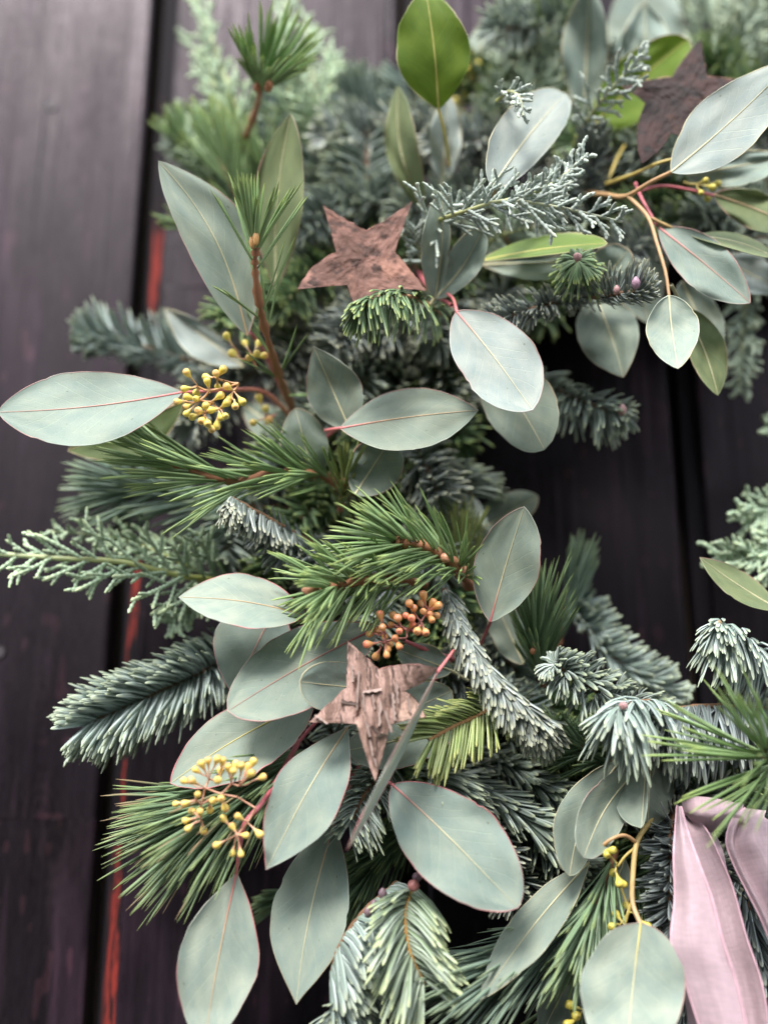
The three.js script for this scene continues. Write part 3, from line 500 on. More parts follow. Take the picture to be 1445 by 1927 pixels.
  part('loop', sheet([[[1372, 1545, .110], [1384, 1530, .116], [1398, 1524, .112]], [[1388, 1552, .114], [1396, 1540, .121], [1404, 1528, .116]], [[1398, 1580, .116], [1410, 1562, .122], [1414, 1540, .116]], [[1400, 1600, .112], [1416, 1590, .116], [1424, 1570, .112]]]), ribbonMat, r, r);
}
// ---------------------------------------------------------------- eucalyptus sprigs
const PINKS = [0.46, 0.12, 0.14], TANS = [0.42, 0.25, 0.12], GOLD = [0.46, 0.36, 0.10];
const EG = 'eucalyptus sprigs in the wreath';
const euc = (label, at) => thing('eucalyptus_sprig', label, 'eucalyptus', EG, P(...at));
const un = (list, ox, oy, k) => list.map(([x, y]) => [ox + x / k, oy + y / k]);
{ // around the pale star
  const s = euc('eucalyptus sprig of large grey-green leaves fanned around the pale mauve star', [740, 1330, 0.08]);
  stemPart(s, [[860, 1225, .085], [800, 1300, .082], [740, 1360, .08], [690, 1420, .082], [640, 1500, .085]], 5, 3.5, PINKS);
  stemPart(s, [[740, 1360, .08], [640, 1330, .085], [560, 1400, .09], [530, 1470, .10]], 4, 3, PINKS, PINKS, 'twig');
  leaf(s, [655, 1368], [515, 1644], 62, 70, { dB: .114, dT: .132, roll: -.006, fold: .003, bend: 12, k: .5, a: 1.0, col: 'blue', rib0: 'tan', rib: 'cream', hook: 16 });
  leaf(s, [630, 1545], [548, 1888], 74, 72, { dB: .09, dT: .120, roll: -.003, bend: 6, k: .5, a: 1.05, col: 'blue', rib0: 'rose', rim: 'tan', hook: -10, pet: [[690, 1420, .084], [655, 1490, .086]] });
  leaf(s, [738, 1476], [962, 1720], 86, 84, { dB: .122, dT: .138, roll: .005, bend: -10, k: .52, a: .66, col: 'blue', rib0: 'pink', rib: 'cream', hook: -18, pet: [[690, 1440, .085], [715, 1460, .096]] });
  leaf(s, [824, 1262], [652, 1600], 6, 11, { dB: .140, dT: .156, roll: .014, fold: 0, bend: -1, k: .55, col: 'mint', rib: 'cream', rib0: 'pink', rim: 'pink', pet: [[860, 1215, .11]] });
  leaf(s, [592, 1318], [321, 1474], 58, 74, { dB: .10, dT: .112, roll: -.009, bend: 10, k: .5, a: .72, col: 'grey', rib: 'gold' });
  leaf(s, [712, 1180], [429, 1338], 70, 74, { dB: .108, dT: .124, roll: -.006, bend: 6, k: .55, a: .72, col: 'grey', rib0: 'red', rib: 'rose', rim: 'pink', pet: [[800, 1195, .1], [750, 1180, .1]] });
  leaf(s, [580, 1160], [337, 1124], 52, 48, { dB: .122, dT: .130, roll: -.012, bend: 10, k: .5, col: 'mint', rib: 'tan' });
  leaf(s, [520, 1140], [438, 1304], 78, 60, { dB: .09, dT: .104, roll: .002, k: .45, a: .6, col: 'blue', rib: 'rose' });
  leaf(s, [720, 1300], [564, 1283], 46, 54, { dB: .118, dT: .131, k: .55, a: .6, col: 'blue', rib: 'cream', rim: 'cream' });
  leaf(s, [860, 1370], [655, 1412], 44, 52, { dB: .098, dT: .108, k: .55, a: .55, col: 'grey', rib: 'cream', rim: 'rose' });
  leaf(s, [850, 1262], [748, 1222], 30, 34, { dB: .098, dT: .102, k: .5, a: .6, col: 'blue', rim: 'cream', pet: [[880, 1280, .09]] });
  leaf(s, [740, 1350], [850, 1300], 56, 40, { dB: .096, dT: .10, k: .5, a: .6, col: 'grey', rim: 'cream' });
}
{ // lower left, with the yellow berries
  const s = euc('eucalyptus sprig with yellow berries in front of the long pine needles', [505, 1492, 0.1]);
  stemPart(s, [[560, 1400, .095], [520, 1470, .11], [490, 1515, .126], [462, 1548, .13], [450, 1600, .126]], 5, 4, PINKS);
  leaf(s, [446, 1640], [382, 1985], 76, 74, { dB: .118, dT: .135, roll: .004, bend: 4, k: .5, a: 1.05, col: 'mint', rib0: 'pink', rib: 'tan', pet: [[450, 1600, .124]] });
  berryCluster(s, 'ripe', un([[522, 236], [557, 236], [578, 183], [605, 155], [636, 138], [680, 132], [706, 140], [695, 187], [684, 232], [735, 172], [770, 158], [760, 190], [800, 165], [832, 165], [856, 145], [845, 203], [900, 218], [583, 305], [480, 348], [525, 345], [657, 333], [700, 320], [718, 363], [645, 375], [597, 392], [560, 388], [528, 430], [540, 468], [612, 475], [715, 425], [787, 413], [757, 463], [818, 504], [886, 495], [683, 550], [757, 588], [797, 592]], 150, 1380, 2.627),
    [...un([[870, 370], [780, 315], [700, 300], [620, 270], [600, 350], [750, 250], [790, 260], [640, 225], [690, 240], [600, 415], [575, 330], [830, 440], [780, 500], [640, 330]], 150, 1380, 2.627)], .134, 13.5, [0.50, 0.26, 0.17]);
}
{
  const s = euc('eucalyptus sprig with a cluster of orange berries above the pale star', [830, 1230, 0.1]);
  stemPart(s, [[870, 1245, .09], [800, 1222, .10], [760, 1205, .112]], 4.5, 3.5, PINKS);
  berryCluster(s, 'orange', un([[1042, 792], [1033, 832], [974, 833], [995, 855], [958, 888], [896, 893], [917, 905], [985, 900], [1042, 868], [1074, 880], [1103, 887], [1080, 905], [886, 934], [984, 935], [841, 950], [820, 967], [780, 980], [851, 998], [903, 998], [924, 963], [1013, 962], [1051, 968], [770, 1030], [864, 1050], [920, 1036], [810, 1086], [859, 1077], [873, 1030], [830, 890], [1110, 842], [1085, 830]], 400, 820, 2.627),
    un([[960, 1000], [900, 1000], [850, 1020], [960, 960], [1030, 920], [930, 940], [1060, 870], [1000, 880], [850, 975]], 400, 820, 2.627), 0.128, 13.5, [0.40, 0.17, 0.15]);
}
{ // left side
  const s = euc('eucalyptus sprig with yellow berries and a long leaf reaching over the boards', [540, 790, 0.07]);
  stemPart(s, [[560, 800, .06], [500, 740, .08], [420, 735, .10], [360, 738, .112]], 4.5, 3, [0.42, 0.20, 0.10], PINKS);
  leaf(s, [345, 738], [-4, 776], 66, 72, { dB: .126, dT: .136, roll: -.008, bend: -8, k: .55, a: .85, col: 'blue', rib0: 'pink', rib: 'rose', rim: 'rose', pet: [[420, 735, .1]] });
  leaf(s, [350, 752], [128, 848], 34, 62, { dB: .085, dT: .09, k: .5, col: 'deep', rim: 'tan', rib: 'tan' });
  berryCluster(s, 'yellow', un([[1210, 570], [1176, 588], [1125, 605], [1130, 635], [1020, 585], [1010, 668], [1185, 655], [1240, 660], [1070, 688], [1025, 715], [970, 740], [1070, 722], [1195, 710], [1250, 718], [1315, 735], [1230, 750], [1280, 760], [1120, 765], [1155, 785], [1015, 765], [1020, 800], [1055, 820], [1100, 840], [1225, 815], [1180, 865], [1150, 885], [1200, 820], [1130, 855], [1085, 790]], 0, 500, 2.89),
    un([[1300, 640], [1140, 680], [1220, 625], [1090, 730], [1270, 680], [1150, 740], [1080, 660], [1190, 780], [1180, 610], [1120, 800]], 0, 500, 2.89), .13, 13.5, [0.50, 0.27, 0.13]);
}
{
  const s = euc('eucalyptus sprig with a tall grey and an olive leaf beside the pine stem', [520, 720, 0.06]);
  stemPart(s, [[560, 800, .055], [525, 720, .07], [490, 650, .085], [470, 625, .095]], 4.5, 3, [0.42, 0.14, 0.12], PINKS);
  leaf(s, [466, 632], [319, 294], 66, 56, { dB: .115, dT: .135, roll: -.004, bend: 20, k: .5, a: .8, col: 'grey', rib0: 'tan', rib: 'cream', rim: 'rose', hook: -22 });
  leaf(s, [520, 545], [547, 214], 47, 44, { dB: .09, dT: .108, roll: .004, bend: -12, k: .52, col: 'olive', rim: 'rose' });
  leaf(s, [458, 690], [311, 580], 20, 40, { dB: .07, dT: .076, k: .5, col: 'light', rim: 'cream' });
  berryCluster(s, 'yellow', un([[1335, 425], [1405, 425], [1395, 480], [1270, 480], [1430, 490], [1237, 387], [1360, 500]], 0, 500, 2.89), un([[1400, 560], [1370, 500], [1310, 510]], 0, 500, 2.89), .10, 14, [0.46, 0.22, 0.12]);
  berryCluster(s, 'yellow', [[478, 795], [505, 792], [500, 770], [488, 750]], [[520, 780], [500, 785]], .08, 14, [0.40, 0.16, 0.12]);
}
{ // the middle of the left side
  const s = euc('eucalyptus sprig of dark grey leaves spreading under the fir below the reddish star', [620, 820, 0.07]);
  stemPart(s, [[560, 900, .05], [600, 840, .065], [630, 808, .08]], 4, 3, PINKS);
  leaf(s, [658, 808], [590, 652], 52, 48, { dB: .102, dT: .112, k: .42, a: .7, col: 'sageOrShaded', rim: 'rose', roll: .004 });
  leaf(s, [640, 806], [899, 772], 62, 52, { dB: .112, dT: .122, roll: .006, bend: -4, k: .5, a: .8, col: 'sageOrShaded', rim: 'rose', rib0: 'pink', rib: 'tan', pet: [[612, 810, .10]] });
  leaf(s, [592, 905], [556, 768], 44, 44, { dB: .094, dT: .102, k: .5, a: .65, col: 'sageOrShaded', rim: 'tan' });
  leaf(s, [668, 930], [738, 822], 52, 44, { dB: .100, dT: .103, k: .52, a: .6, col: 'sageOrShaded', rim: 'rose' });
  leaf(s, [455, 760], [600, 860], 40, 34, { dB: .058, dT: .064, col: 'sageOrShaded', rim: 'tan' });
}
{ // right of the reddish star
  const s = euc('eucalyptus sprig with a broad whitish leaf on a pink stalk by the opening', [840, 555, 0.09]);
  stemPart(s, [[780, 500, .06], [815, 550, .09], [850, 575, .11]], 4, 3.4, PINKS);
  leaf(s, [858, 586], [992, 778], 70, 74, { dB: .124, dT: .140, roll: .004, fold: .002, bend: -8, k: .52, a: .66, col: 'light', rib0: 'pink', rib: 'cream', rim: 'rose', hook: -12, pet: [[842, 553, .105], [852, 562, .112]] });
  leaf(s, [906, 668], [1024, 846], 60, 70, { dB: .09, dT: .106, roll: -.004, bend: -6, k: .55, a: .62, col: 'sageOrShaded', rim: 'tan' });
  leaf(s, [818, 562], [832, 360], 16, 38, { dB: .104, dT: .118, roll: -.008, bend: 6, k: .5, a: .7, col: 'grey', rim: 'tan', pet: [[800, 590, .1]] });
  leaf(s, [818, 562], [906, 436], 30, 34, { dB: .10, dT: .108, bend: 8, k: .6, a: .55, col: 'blue', rim: 'tan' });
}
{
  const s = euc('eucalyptus sprig with one upright bright green leaf on a pink stalk', [845, 320, 0.07]);
  stemPart(s, [[850, 420, .05], [848, 350, .07], [842, 300, .085]], 4, 3, [0.44, 0.20, 0.14]);
  leaf(s, [825, 206], [800, -22], 66, 70, { dB: .11, dT: .125, bend: 4, k: .5, a: .8, col: 'green', rib: 'gold', rim: 'cream', pet: [[846, 310, .085], [836, 250, .10]], rib0: 'gold' });
  leaf(s, [795, 395], [748, 163], 34, 26, { dB: .086, dT: .094, bend: -18, k: .5, a: .7, col: 'olive', rim: 'tan', roll: .006 });
  leaf(s, [832, 350], [842, 176], 30, 28, { dB: .08, dT: .088, k: .5, a: .7, col: 'light', rim: 'cream' });
  leaf(s, [900, 128], [906, 58], 30, 28, { dB: .05, dT: .056, k: .5, a: .6, col: 'mint', rim: 'cream' });
  berryCluster(s, 'lime', [[866, 100], [884, 104], [878, 130], [896, 120], [862, 160], [872, 178], [858, 190], [892, 142], [850, 205], [912, 152], [905, 172], [868, 215]], [[858, 290], [862, 240], [868, 195], [874, 150], [884, 118]], .058, 15, [0.45, 0.38, 0.10]);
}
{
  const s = euc('eucalyptus sprig with a pale upturned leaf behind the frosted cypress', [930, 420, 0.08]);
  stemPart(s, [[960, 470, .06], [935, 400, .085], [928, 345, .10]], 4, 3, TANS);
  leaf(s, [926, 352], [1064, 176], 44, 62, { dB: .132, dT: .100, bend: -6, k: .56, a: .55, col: 'light', rim: 'cream', rib: 'cream', roll: -.004 });
  leaf(s, [900, 492], [1142, 458], 12, 26, { dB: .10, dT: .118, bend: -6, k: .62, a: .8, col: 'green', rim: 'cream', roll: .012, rib: 'gold' });
  leaf(s, [905, 498], [1120, 490], 34, 12, { dB: .088, dT: .10, k: .55, col: 'sageOrShaded', rim: 'tan' });
  leaf(s, [1120, 545], [1182, 470], 30, 44, { dB: .094, dT: .10, k: .55, a: .55, col: 'blue', rim: 'tan' });
  leaf(s, [1120, 560], [1172, 710], 62, 56, { dB: .085, dT: .095, bend: -4, k: .42, a: .62, col: 'sageOrShaded', rim: 'tan' });
}
{ // at the top
  const s = euc('eucalyptus sprig of big grey leaves rising above the dark star', [1130, 230, 0.06]);
  stemPart(s, [[1140, 330, .05], [1120, 240, .06], [1105, 190, .066]], 4, 3, GOLD);
  leaf(s, [1098, 215], [1108, -24], 40, 44, { dB: .075, dT: .088, k: .52, a: .65, col: 'blue', rim: 'cream' });
  leaf(s, [1222, 150], [1210, -46], 70, 72, { dB: .06, dT: .064, k: .5, a: .6, col: 'blue', rim: 'cream' });
  leaf(s, [1214, 150], [1212, 4], 46, 46, { dB: .072, dT: .078, k: .45, a: .7, col: 'blue', rim: 'gold' in RIM ? 'gold' : 'cream' });
  leaf(s, [1108, 245], [1294, 74], 66, 50, { dB: .078, dT: .092, bend: -6, k: .58, a: .62, col: 'green', rim: 'rose', rib: 'gold', pet: [[1060, 300, .06]] });
  leaf(s, [1110, 230], [1240, 210], 40, 50, { dB: .07, dT: .074, k: .5, a: .6, col: 'deep', rim: 'tan', rib: 'tan' });
}
{
  const s = euc('eucalyptus sprig with branching tan stems and a large silvery leaf across the dark star', [1180, 368, 0.1]);
  stemPart(s, [[1080, 360, .07], [1138, 366, .095], [1180, 368, .108], [1225, 342, .118], [1266, 322, .124]], 4.4, 3.2, TANS);
  stemPart(s, [[1180, 368, .108], [1218, 408, .116], [1236, 460, .122], [1252, 515, .126], [1258, 556, .128]], 4, 2.8, TANS, TANS, 'twig');
  stemPart(s, [[1140, 346, .09], [1195, 326, .104], [1235, 308, .11], [1270, 298, .112]], 3.4, 2.6, GOLD, GOLD, 'twig');
  stemPart(s, [[1142, 344, .085], [1165, 290, .08], [1195, 246, .075]], 3, 2.4, GOLD, GOLD, 'twig');
  stemPart(s, [[1195, 345, .10], [1210, 380, .108], [1236, 425, .112]], 3.4, 3, PINKS, PINKS, 'twig');
  stemPart(s, [[1195, 362, .095], [1245, 350, .10], [1300, 358, .10], [1342, 368, .10]], 3, 2.6, PINKS, PINKS, 'twig');
  stemPart(s, [[1222, 410, .114], [1262, 428, .112], [1306, 446, .11]], 3.4, 2.8, TANS, GOLD, 'twig');
  leaf(s, [1262, 324], [1492, 112], 62, 62, { dB: .125, dT: .142, bend: 6, k: .45, a: .72, col: 'light', rib: 'cream', rim: 'cream', roll: .005 });
  leaf(s, [1290, 330], [1480, 296], 36, 26, { dB: .095, dT: .10, k: .5, a: .6, col: 'blue', rim: 'cream' });
  leaf(s, [1342, 366], [1500, 430], 36, 34, { dB: .096, dT: .10, bend: -4, k: .5, a: .7, col: 'olive', rim: 'rose', rib: 'tan' });
  leaf(s, [1239, 428], [1411, 570], 48, 46, { dB: .112, dT: .126, bend: -2, k: .5, a: .75, col: 'blue', rim: 'rose', rib0: 'pink', rib: 'rose' });
  leaf(s, [1300, 444], [1462, 486], 14, 16, { dB: .11, dT: .11, bend: -10, k: .55, col: 'olive', rim: 'gold' in RIM ? 'gold' : 'cream', roll: .012 });
  leaf(s, [1360, 490], [1470, 545], 34, 36, { dB: .085, dT: .088, col: 'light', rim: 'cream', a: .6 });
  leaf(s, [1258, 556], [1279, 693], 48, 50, { dB: .128, dT: .142, bend: 4, k: .46, a: .62, col: 'mint', rim: 'cream', rib: 'cream', hook: 4 });
  leaf(s, [1282, 575], [1350, 744], 30, 42, { dB: .104, dT: .11, bend: -8, k: .5, a: .75, col: 'olive', rim: 'tan', pet: [[1262, 535, .118]] });
  leaf(s, [1282, 530], [1350, 672], 44, 40, { dB: .08, dT: .084, k: .5, a: .6, col: 'sageOrShaded', rim: 'tan' });
  leaf(s, [1140, 350], [1335, 290], 52, 66, { dB: .06, dT: .064, k: .5, a: .55, col: 'sageOrShaded', rim: 'tan' });
  leaf(s, [1170, 400], [1222, 610], 56, 56, { dB: .072, dT: .076, k: .45, a: .6, col: 'sageOrShaded', rim: 'tan' });
  berryCluster(s, 'lime', [[1326, 340], [1348, 345], [1338, 352], [1318, 362], [1330, 372]], [[1285, 342], [1310, 346]], .10, 12, [0.42, 0.34, 0.10]);
}
{ // right of the opening
  const s = euc('single olive eucalyptus leaf with a reddish edge pointing into the opening', [1460, 1130, 0.09]);
  leaf(s, [1470, 1150], [1316, 1049], 26, 26, { dB: .10, dT: .112, bend: -4, k: .5, col: 'olive', rim: 'rose', roll: -.012, pet: [[1520, 1190, .07]] });
}
{
  const s = euc('eucalyptus sprig with a grey leaf standing upright beside the opening', [925, 1170, 0.1]);
  stemPart(s, [[890, 1250, .07], [908, 1205, .09], [924, 1168, .104]], 3.6, 2.8, PINKS);
  leaf(s, [922, 1170], [986, 954], 62, 58, { dB: .118, dT: .130, bend: -2, k: .5, a: .72, col: 'sageOrShaded', rim: 'rose', rib0: 'red', rib: 'cream', roll: .004 });
  leaf(s, [880, 1010], [1012, 934], 34, 40, { dB: .055, dT: .06, k: .5, a: .62, col: 'sageOrShaded', rim: 'tan' });
  leaf(s, [985, 1250], [930, 1130], 34, 34, { dB: .07, dT: .074, k: .5, a: .6, col: 'sageOrShaded', rim: 'tan' });
}
{ // beside the ribbon
  const s = euc('eucalyptus sprig of overlapping leaves and a big round leaf beside the pink ribbon', [1215, 1560, 0.1]);
  stemPart(s, [[1250, 1450, .07], [1225, 1540, .10], [1198, 1585, .114], [1190, 1650, .12], [1190, 1700, .124], [1204, 1738, .13]], 5.2, 4, GOLD, [0.46, 0.30, 0.16]);
  stemPart(s, [[1197, 1585, .114], [1172, 1572, .12], [1145, 1582, .122], [1122, 1604, .118]], 4, 3, TANS, TANS, 'twig');
  stemPart(s, [[1194, 1595, .114], [1175, 1612, .116], [1162, 1630, .116]], 3, 2.4, GOLD, GOLD, 'twig');
  stemPart(s, [[1190, 1690, .122], [1180, 1722, .122], [1174, 1745, .122]], 3, 2.4, GOLD, GOLD, 'twig');
  leaf(s, [1164, 1434], [1064, 1645], 50, 36, { dB: .10, dT: .122, bend: 16, k: .55, a: .62, col: 'grey', rim: 'cream', roll: .006, hook: -8 });
  leaf(s, [1206, 1440], [1098, 1614], 44, 44, { dB: .104, dT: .128, bend: 14, k: .55, a: .6, col: 'grey', rim: 'rose', roll: .006 });
  leaf(s, [1216, 1424], [1206, 1558], 50, 8, { dB: .11, dT: .124, k: .6, a: .75, col: 'grey', rim: 'cream', roll: -.012 });
  leaf(s, [1224, 1416], [1218, 1556], 6, 46, { dB: .100, dT: .106, k: .55, a: .6, col: 'sageOrShaded', rim: 'cream', roll: .016 });
  leaf(s, [1108, 1622], [903, 1882], 40, 44, { dB: .104, dT: .128, bend: 8, k: .5, a: .85, col: 'grey', rim: 'cream', rib: 'cream', roll: -.006 });
  leaf(s, [1175, 1615], [1118, 1775], 26, 34, { dB: .085, dT: .09, col: 'grey', rim: 'tan' });
  leaf(s, [1100, 1780], [1012, 1960], 40, 40, { dB: .07, dT: .075, col: 'sageOrShaded', rim: 'tan' });
  leaf(s, [1205, 1736], [1176, 2010], 96, 96, { dB: .132, dT: .150, k: .45, a: .52, bend: 2, col: 'mint', rim: 'rose', rib: 'cream', rib0: 'gold' });
  berryCluster(s, 'lime', [[1150, 1600], [1140, 1606], [1154, 1642], [1164, 1660], [1172, 1662], [1178, 1705], [1152, 1743], [1216, 1741], [1160, 1722]], [[1160, 1625], [1158, 1640], [1140, 1600], [1184, 1715], [1170, 1735]], .122, 14, GOLD);
  berryCluster(s, 'lime', [[1074, 1892], [1082, 1910], [1070, 1926]], [[1096, 1900], [1090, 1915]], .10, 15, GOLD);
}

// ---------------------------------------------------------------- pine sprigs
const PG = 'pine sprigs in the wreath', pine = (label, o) => needleSprig('pine', 'pine_sprig', label, 'pine', PG, { w: 6.2, fwd: 0.9, spread: 0.75, pal: 'green', stem: [6, 4.5], stemCol: [0.26, 0.115, 0.06], bumpy: 0.5, jit: 0.12, pair: 2, taper: 0.1, lenVar: [0.72, 1.08], ...o });
const REDBUD = [0.42, 0.17, 0.08];
pine('pine tip with orange buds standing up beside the joint of the boards', { path: [[440, 330, .05], [458, 270, .068], [484, 200, .084], [490, 165, .090]], L: 190, n: 34, from: .94, tipCluster: .2, pal: 'bright', spread: 1.0, jit: .2, fwd: 1.0, bias: [.35, -.15, .2], w: 9, buds: [[484, 164, .097, 7, REDBUD], [506, 162, .098, 8, REDBUD, [.4, -1, .3]]] });
pine('blurred pine sprig behind the tall pointed leaf', { path: [[470, 420, .05], [440, 350, .062], [410, 290, .066]], L: 125, n: 48, pal: 'bright', w: 8, spread: .6, bias: [0, -.5, 0], buds: [[465, 302, .055, 7, REDBUD]] });
pine('pine sprig with a scaly red-brown stem between the two tall leaves', { path: [[560, 790, .055], [520, 690, .10], [490, 580, .125], [480, 500, .136], [482, 462, .14]], L: 150, n: 40, from: .12, tipCluster: .62, pal: 'bright', fwd: 1.1, spread: .8, w: 7.5, stem: [7, 5.5], bias: [.12, -.1, .1], bumpy: .7, buds: [[482, 448, .146, 6, [0.45, 0.24, 0.08], [0, -1, .2], 2.6], [474, 456, .144, 5, [0.42, 0.22, 0.08], [-.1, -1, .2], 2.6]] });
pine('blurred pine sprig below the orange buds of the pine tip', { path: [[520, 420, .04], [490, 340, .055], [460, 290, .06]], L: 130, n: 44, pal: 'bright', spread: .6, bias: [-.1, -.5, .1], w: 8 });
pine('blurred pine sprig left of the orange buds, over the board joint', { path: [[420, 380, .03], [380, 310, .045], [350, 270, .05]], L: 100, n: 36, pal: 'bright', spread: .6, bias: [-.1, -.4, .1], w: 8 });
pine('pine tip peeping out left of the tall pointed leaf', { path: [[370, 450, .06], [345, 415, .07]], L: 60, n: 14, from: .4, pal: 'bright', bias: [-.6, 0, 0] });
pine('pine sprig with a rusty stem sweeping left under the yellow berries', { path: [[660, 925, .07], [600, 893, .09], [520, 893, .102], [430, 905, .108], [320, 868, .112]], L: 175, n: 85, from: .12, pal: 'bright', w: 7, fwd: 1.1, spread: .55, bias: [-.15, .0, .15], bumpy: .7, stem: [9, 6] });
pine('blurred pine sprig sweeping left over the boards above the cypress', { path: [[560, 960, .05], [440, 950, .06], [320, 925, .065], [260, 915, .068]], L: 165, n: 95, from: .1, pal: 'blue', fwd: .9, spread: .6, bias: [-.2, .35, 0] });
pine('pine sprig with a papery brown stem lying across the middle of the wreath', { path: [[885, 1100, .09], [850, 1060, .112], [800, 1030, .124], [740, 1018, .13]], L: 165, n: 76, from: .12, pal: 'bright', w: 7.6, jit: .22, fwd: .85, spread: .9, bias: [-.3, -.12, .3], bend: [-.03, .08, 0], stem: [9, 8], bumpy: .8, buds: [[838, 1050, .124, 9, [0.45, 0.22, 0.13], [.6, .6, .4], 1.2]] });
pine('pine sprig with a brown cone bud, needles spilling over the leaves by the pale star', { path: [[800, 1100, .10], [720, 1088, .118], [650, 1098, .128], [600, 1110, .132]], L: 140, n: 74, from: .08, to: .9, pal: 'bright', w: 7.6, jit: .22, fwd: .7, spread: .95, bias: [-.2, -.08, .25], bend: [-.03, .10, 0], stem: [8, 8], bumpy: .8, buds: [[584, 1110, .134, 12, [0.32, 0.15, 0.08], [-1, .1, .2], 1.4], [612, 1106, .132, 9, [0.34, 0.15, 0.08], [-1, .1, .2], 1.3]] });
pine('pine sprig of long needles spreading over the boards below the grey leaves', { path: [[600, 1400, .06], [540, 1440, .078], [470, 1490, .09], [420, 1520, .096]], L: 255, n: 150, from: .1, pal: 'green', fwd: 1.1, spread: .62, bias: [-.25, .25, .05], brown: .14, w: 6.6 });
pine('second layer of long needles with browned ends reaching over the red joint', { path: [[520, 1440, .06], [460, 1480, .075], [420, 1500, .082]], L: 225, n: 46, from: .2, pal: 'green', fwd: 1.0, spread: .5, bias: [-.6, .2, .1], brown: .3, w: 6.6 });
pine('upright pine tuft beside the opening of the wreath', { path: [[1020, 1290, .06], [1012, 1240, .08], [1006, 1190, .09]], L: 170, n: 62, from: .1, pal: 'green', fwd: 1.2, spread: .5, bias: [.1, -.3, .1], w: 7, buds: [[1002, 1225, .1, 5, REDBUD]] });
pine('blurred upright pine tuft at the rim of the opening behind the other', { path: [[1050, 1220, .04], [1065, 1150, .045], [1070, 1120, .05]], L: 130, n: 40, from: .1, pal: 'blue', fwd: 1.3, spread: .35, bias: [.2, -.3, 0], w: 9 });
pine('pine tuft fanning out over the pink ribbon', { path: [[1520, 1440, .12], [1470, 1432, .132], [1440, 1425, .138]], L: 240, n: 44, from: .3, pal: 'bright', fwd: .9, spread: .9, bias: [-.15, .05, .25], w: 7.6, jit: .24, tipCluster: .3, stem: [7, 6], bumpy: .7, buds: [[1438, 1420, .142, 8, [0.45, 0.20, 0.12], [-1, .1, .4], 1.4]] });
pine('dark green pine sprig under the frosted fir, left of the overlapping leaves', { path: [[1240, 1460, .06], [1160, 1440, .075], [1080, 1400, .085]], L: 110, n: 75, from: 0, pal: 'green', fwd: .9, spread: .75, bias: [-.3, .1, .1], w: 7 });
pine('pine sprig reaching down-left below the long narrow leaf', { path: [[1150, 1680, .06], [1060, 1750, .075], [980, 1800, .085]], L: 255, n: 120, from: .1, pal: 'blue', fwd: 1.1, spread: .5, bias: [-.35, .2, .05], w: 7 });
pine('pine sprig hanging beside the yellow stem and the ribbon', { path: [[1160, 1600, .09], [1130, 1680, .105], [1095, 1770, .112]], L: 150, n: 66, from: .1, pal: 'green', fwd: 1.0, spread: .5, bias: [-.1, .5, .1], w: 7 });
pine('dark pine sprig between the two lowest grey leaves', { path: [[790, 1540, .05], [730, 1600, .065], [690, 1650, .07]], L: 140, n: 75, from: 0, pal: 'green', fwd: .9, spread: .6, bias: [-.3, .3, 0], w: 7 });
pine('sparse yellow-green pine tuft behind the middle of the wreath', { path: [[880, 1110, .06], [868, 1060, .07], [866, 1020, .074]], L: 110, n: 26, from: .1, pal: 'olive', fwd: 1.1, spread: .6, bias: [.1, -.2, 0], w: 6 });
pine('short olive pine tuft in front of the dark rounded leaves', { path: [[640, 960, .08], [648, 920, .094], [655, 890, .10]], L: 76, n: 30, from: .1, pal: 'olive', fwd: 1.2, spread: .6, bias: [0, -.3, .1], w: 7 });
pine('small blurred pine tuft on the boards behind the two lowest leaves', { path: [[600, 1660, .03], [560, 1680, .035], [540, 1690, .036]], L: 90, n: 14, from: .3, pal: 'green', fwd: 1.1, spread: .3, bias: [-.4, .1, 0], w: 9 });
pine('pine needles in the shade under the long narrow leaf', { path: [[1180, 1700, .03], [1120, 1800, .045], [1080, 1880, .05]], L: 150, n: 60, pal: 'green', fwd: 1, spread: .6, bias: [-.2, .4, 0], w: 7 });
pine('dark pine sprig behind the berries on the left side', { path: [[560, 720, .04], [540, 640, .05], [530, 560, .055]], L: 130, n: 70, pal: 'green', fwd: 1, spread: .6, bias: [.2, -.3, 0] });

// ---------------------------------------------------------------- fir sprigs
const FG = 'fir sprigs in the wreath', fir = (label, o) => needleSprig('fir', 'fir_sprig', label, 'fir', FG, { w: 11, fwd: .55, spread: .9, pal: 'grey', stem: [5, 3.5], ...o });
const PINKBUD = [0.36, 0.20, 0.20];
fir('blurred fir tip over the boards left of the pine stem', { path: [[430, 700, .03], [330, 670, .04], [220, 640, .045], [165, 640, .048]], L: 66, n: 260, pal: 'pale', w: 10, bend: [0, -.25, .1] });
fir('broad blue-grey fir spray over the boards, left of the grey leaves', { path: [[450, 1225, .04], [380, 1265, .068], [270, 1315, .078], [160, 1365, .08]], L: 92, n: 520, pal: 'pale', w: 12, comb: .8, fwd: .55, bias: [0, 0, .3], bendT: .15, bend: [0, .1, .1] });
fir('small fir tip with white-bellied needles left of the middle pine', { path: [[600, 1030, .08], [520, 985, .105], [450, 945, .12], [436, 938, .123]], L: 52, n: 180, pal: 'grey', w: 11, fwd: .1, spread: .45, bias: [-.1, .9, .4], bend: [0, .15, -.1] });
fir('fir sprig under the bright pine needles in the middle of the wreath', { path: [[760, 1120, .07], [640, 1070, .085], [540, 1020, .095], [480, 985, .10]], L: 66, n: 200, pal: 'steel', w: 11, bias: [-.2, .5, .2] });
fir('dense fir sprig with blunt grey needles running down to the right of the orange berries', { path: [[836, 1110, .10], [870, 1190, .114], [920, 1270, .118], [990, 1340, .112], [1020, 1370, .10]], L: 60, n: 500, pal: 'grey', w: 12, fwd: .5, spread: .6, jit: .22, bias: [.15, .55, .8], bend: [0, .25, -.35], tipCluster: .05, taper: .1 });
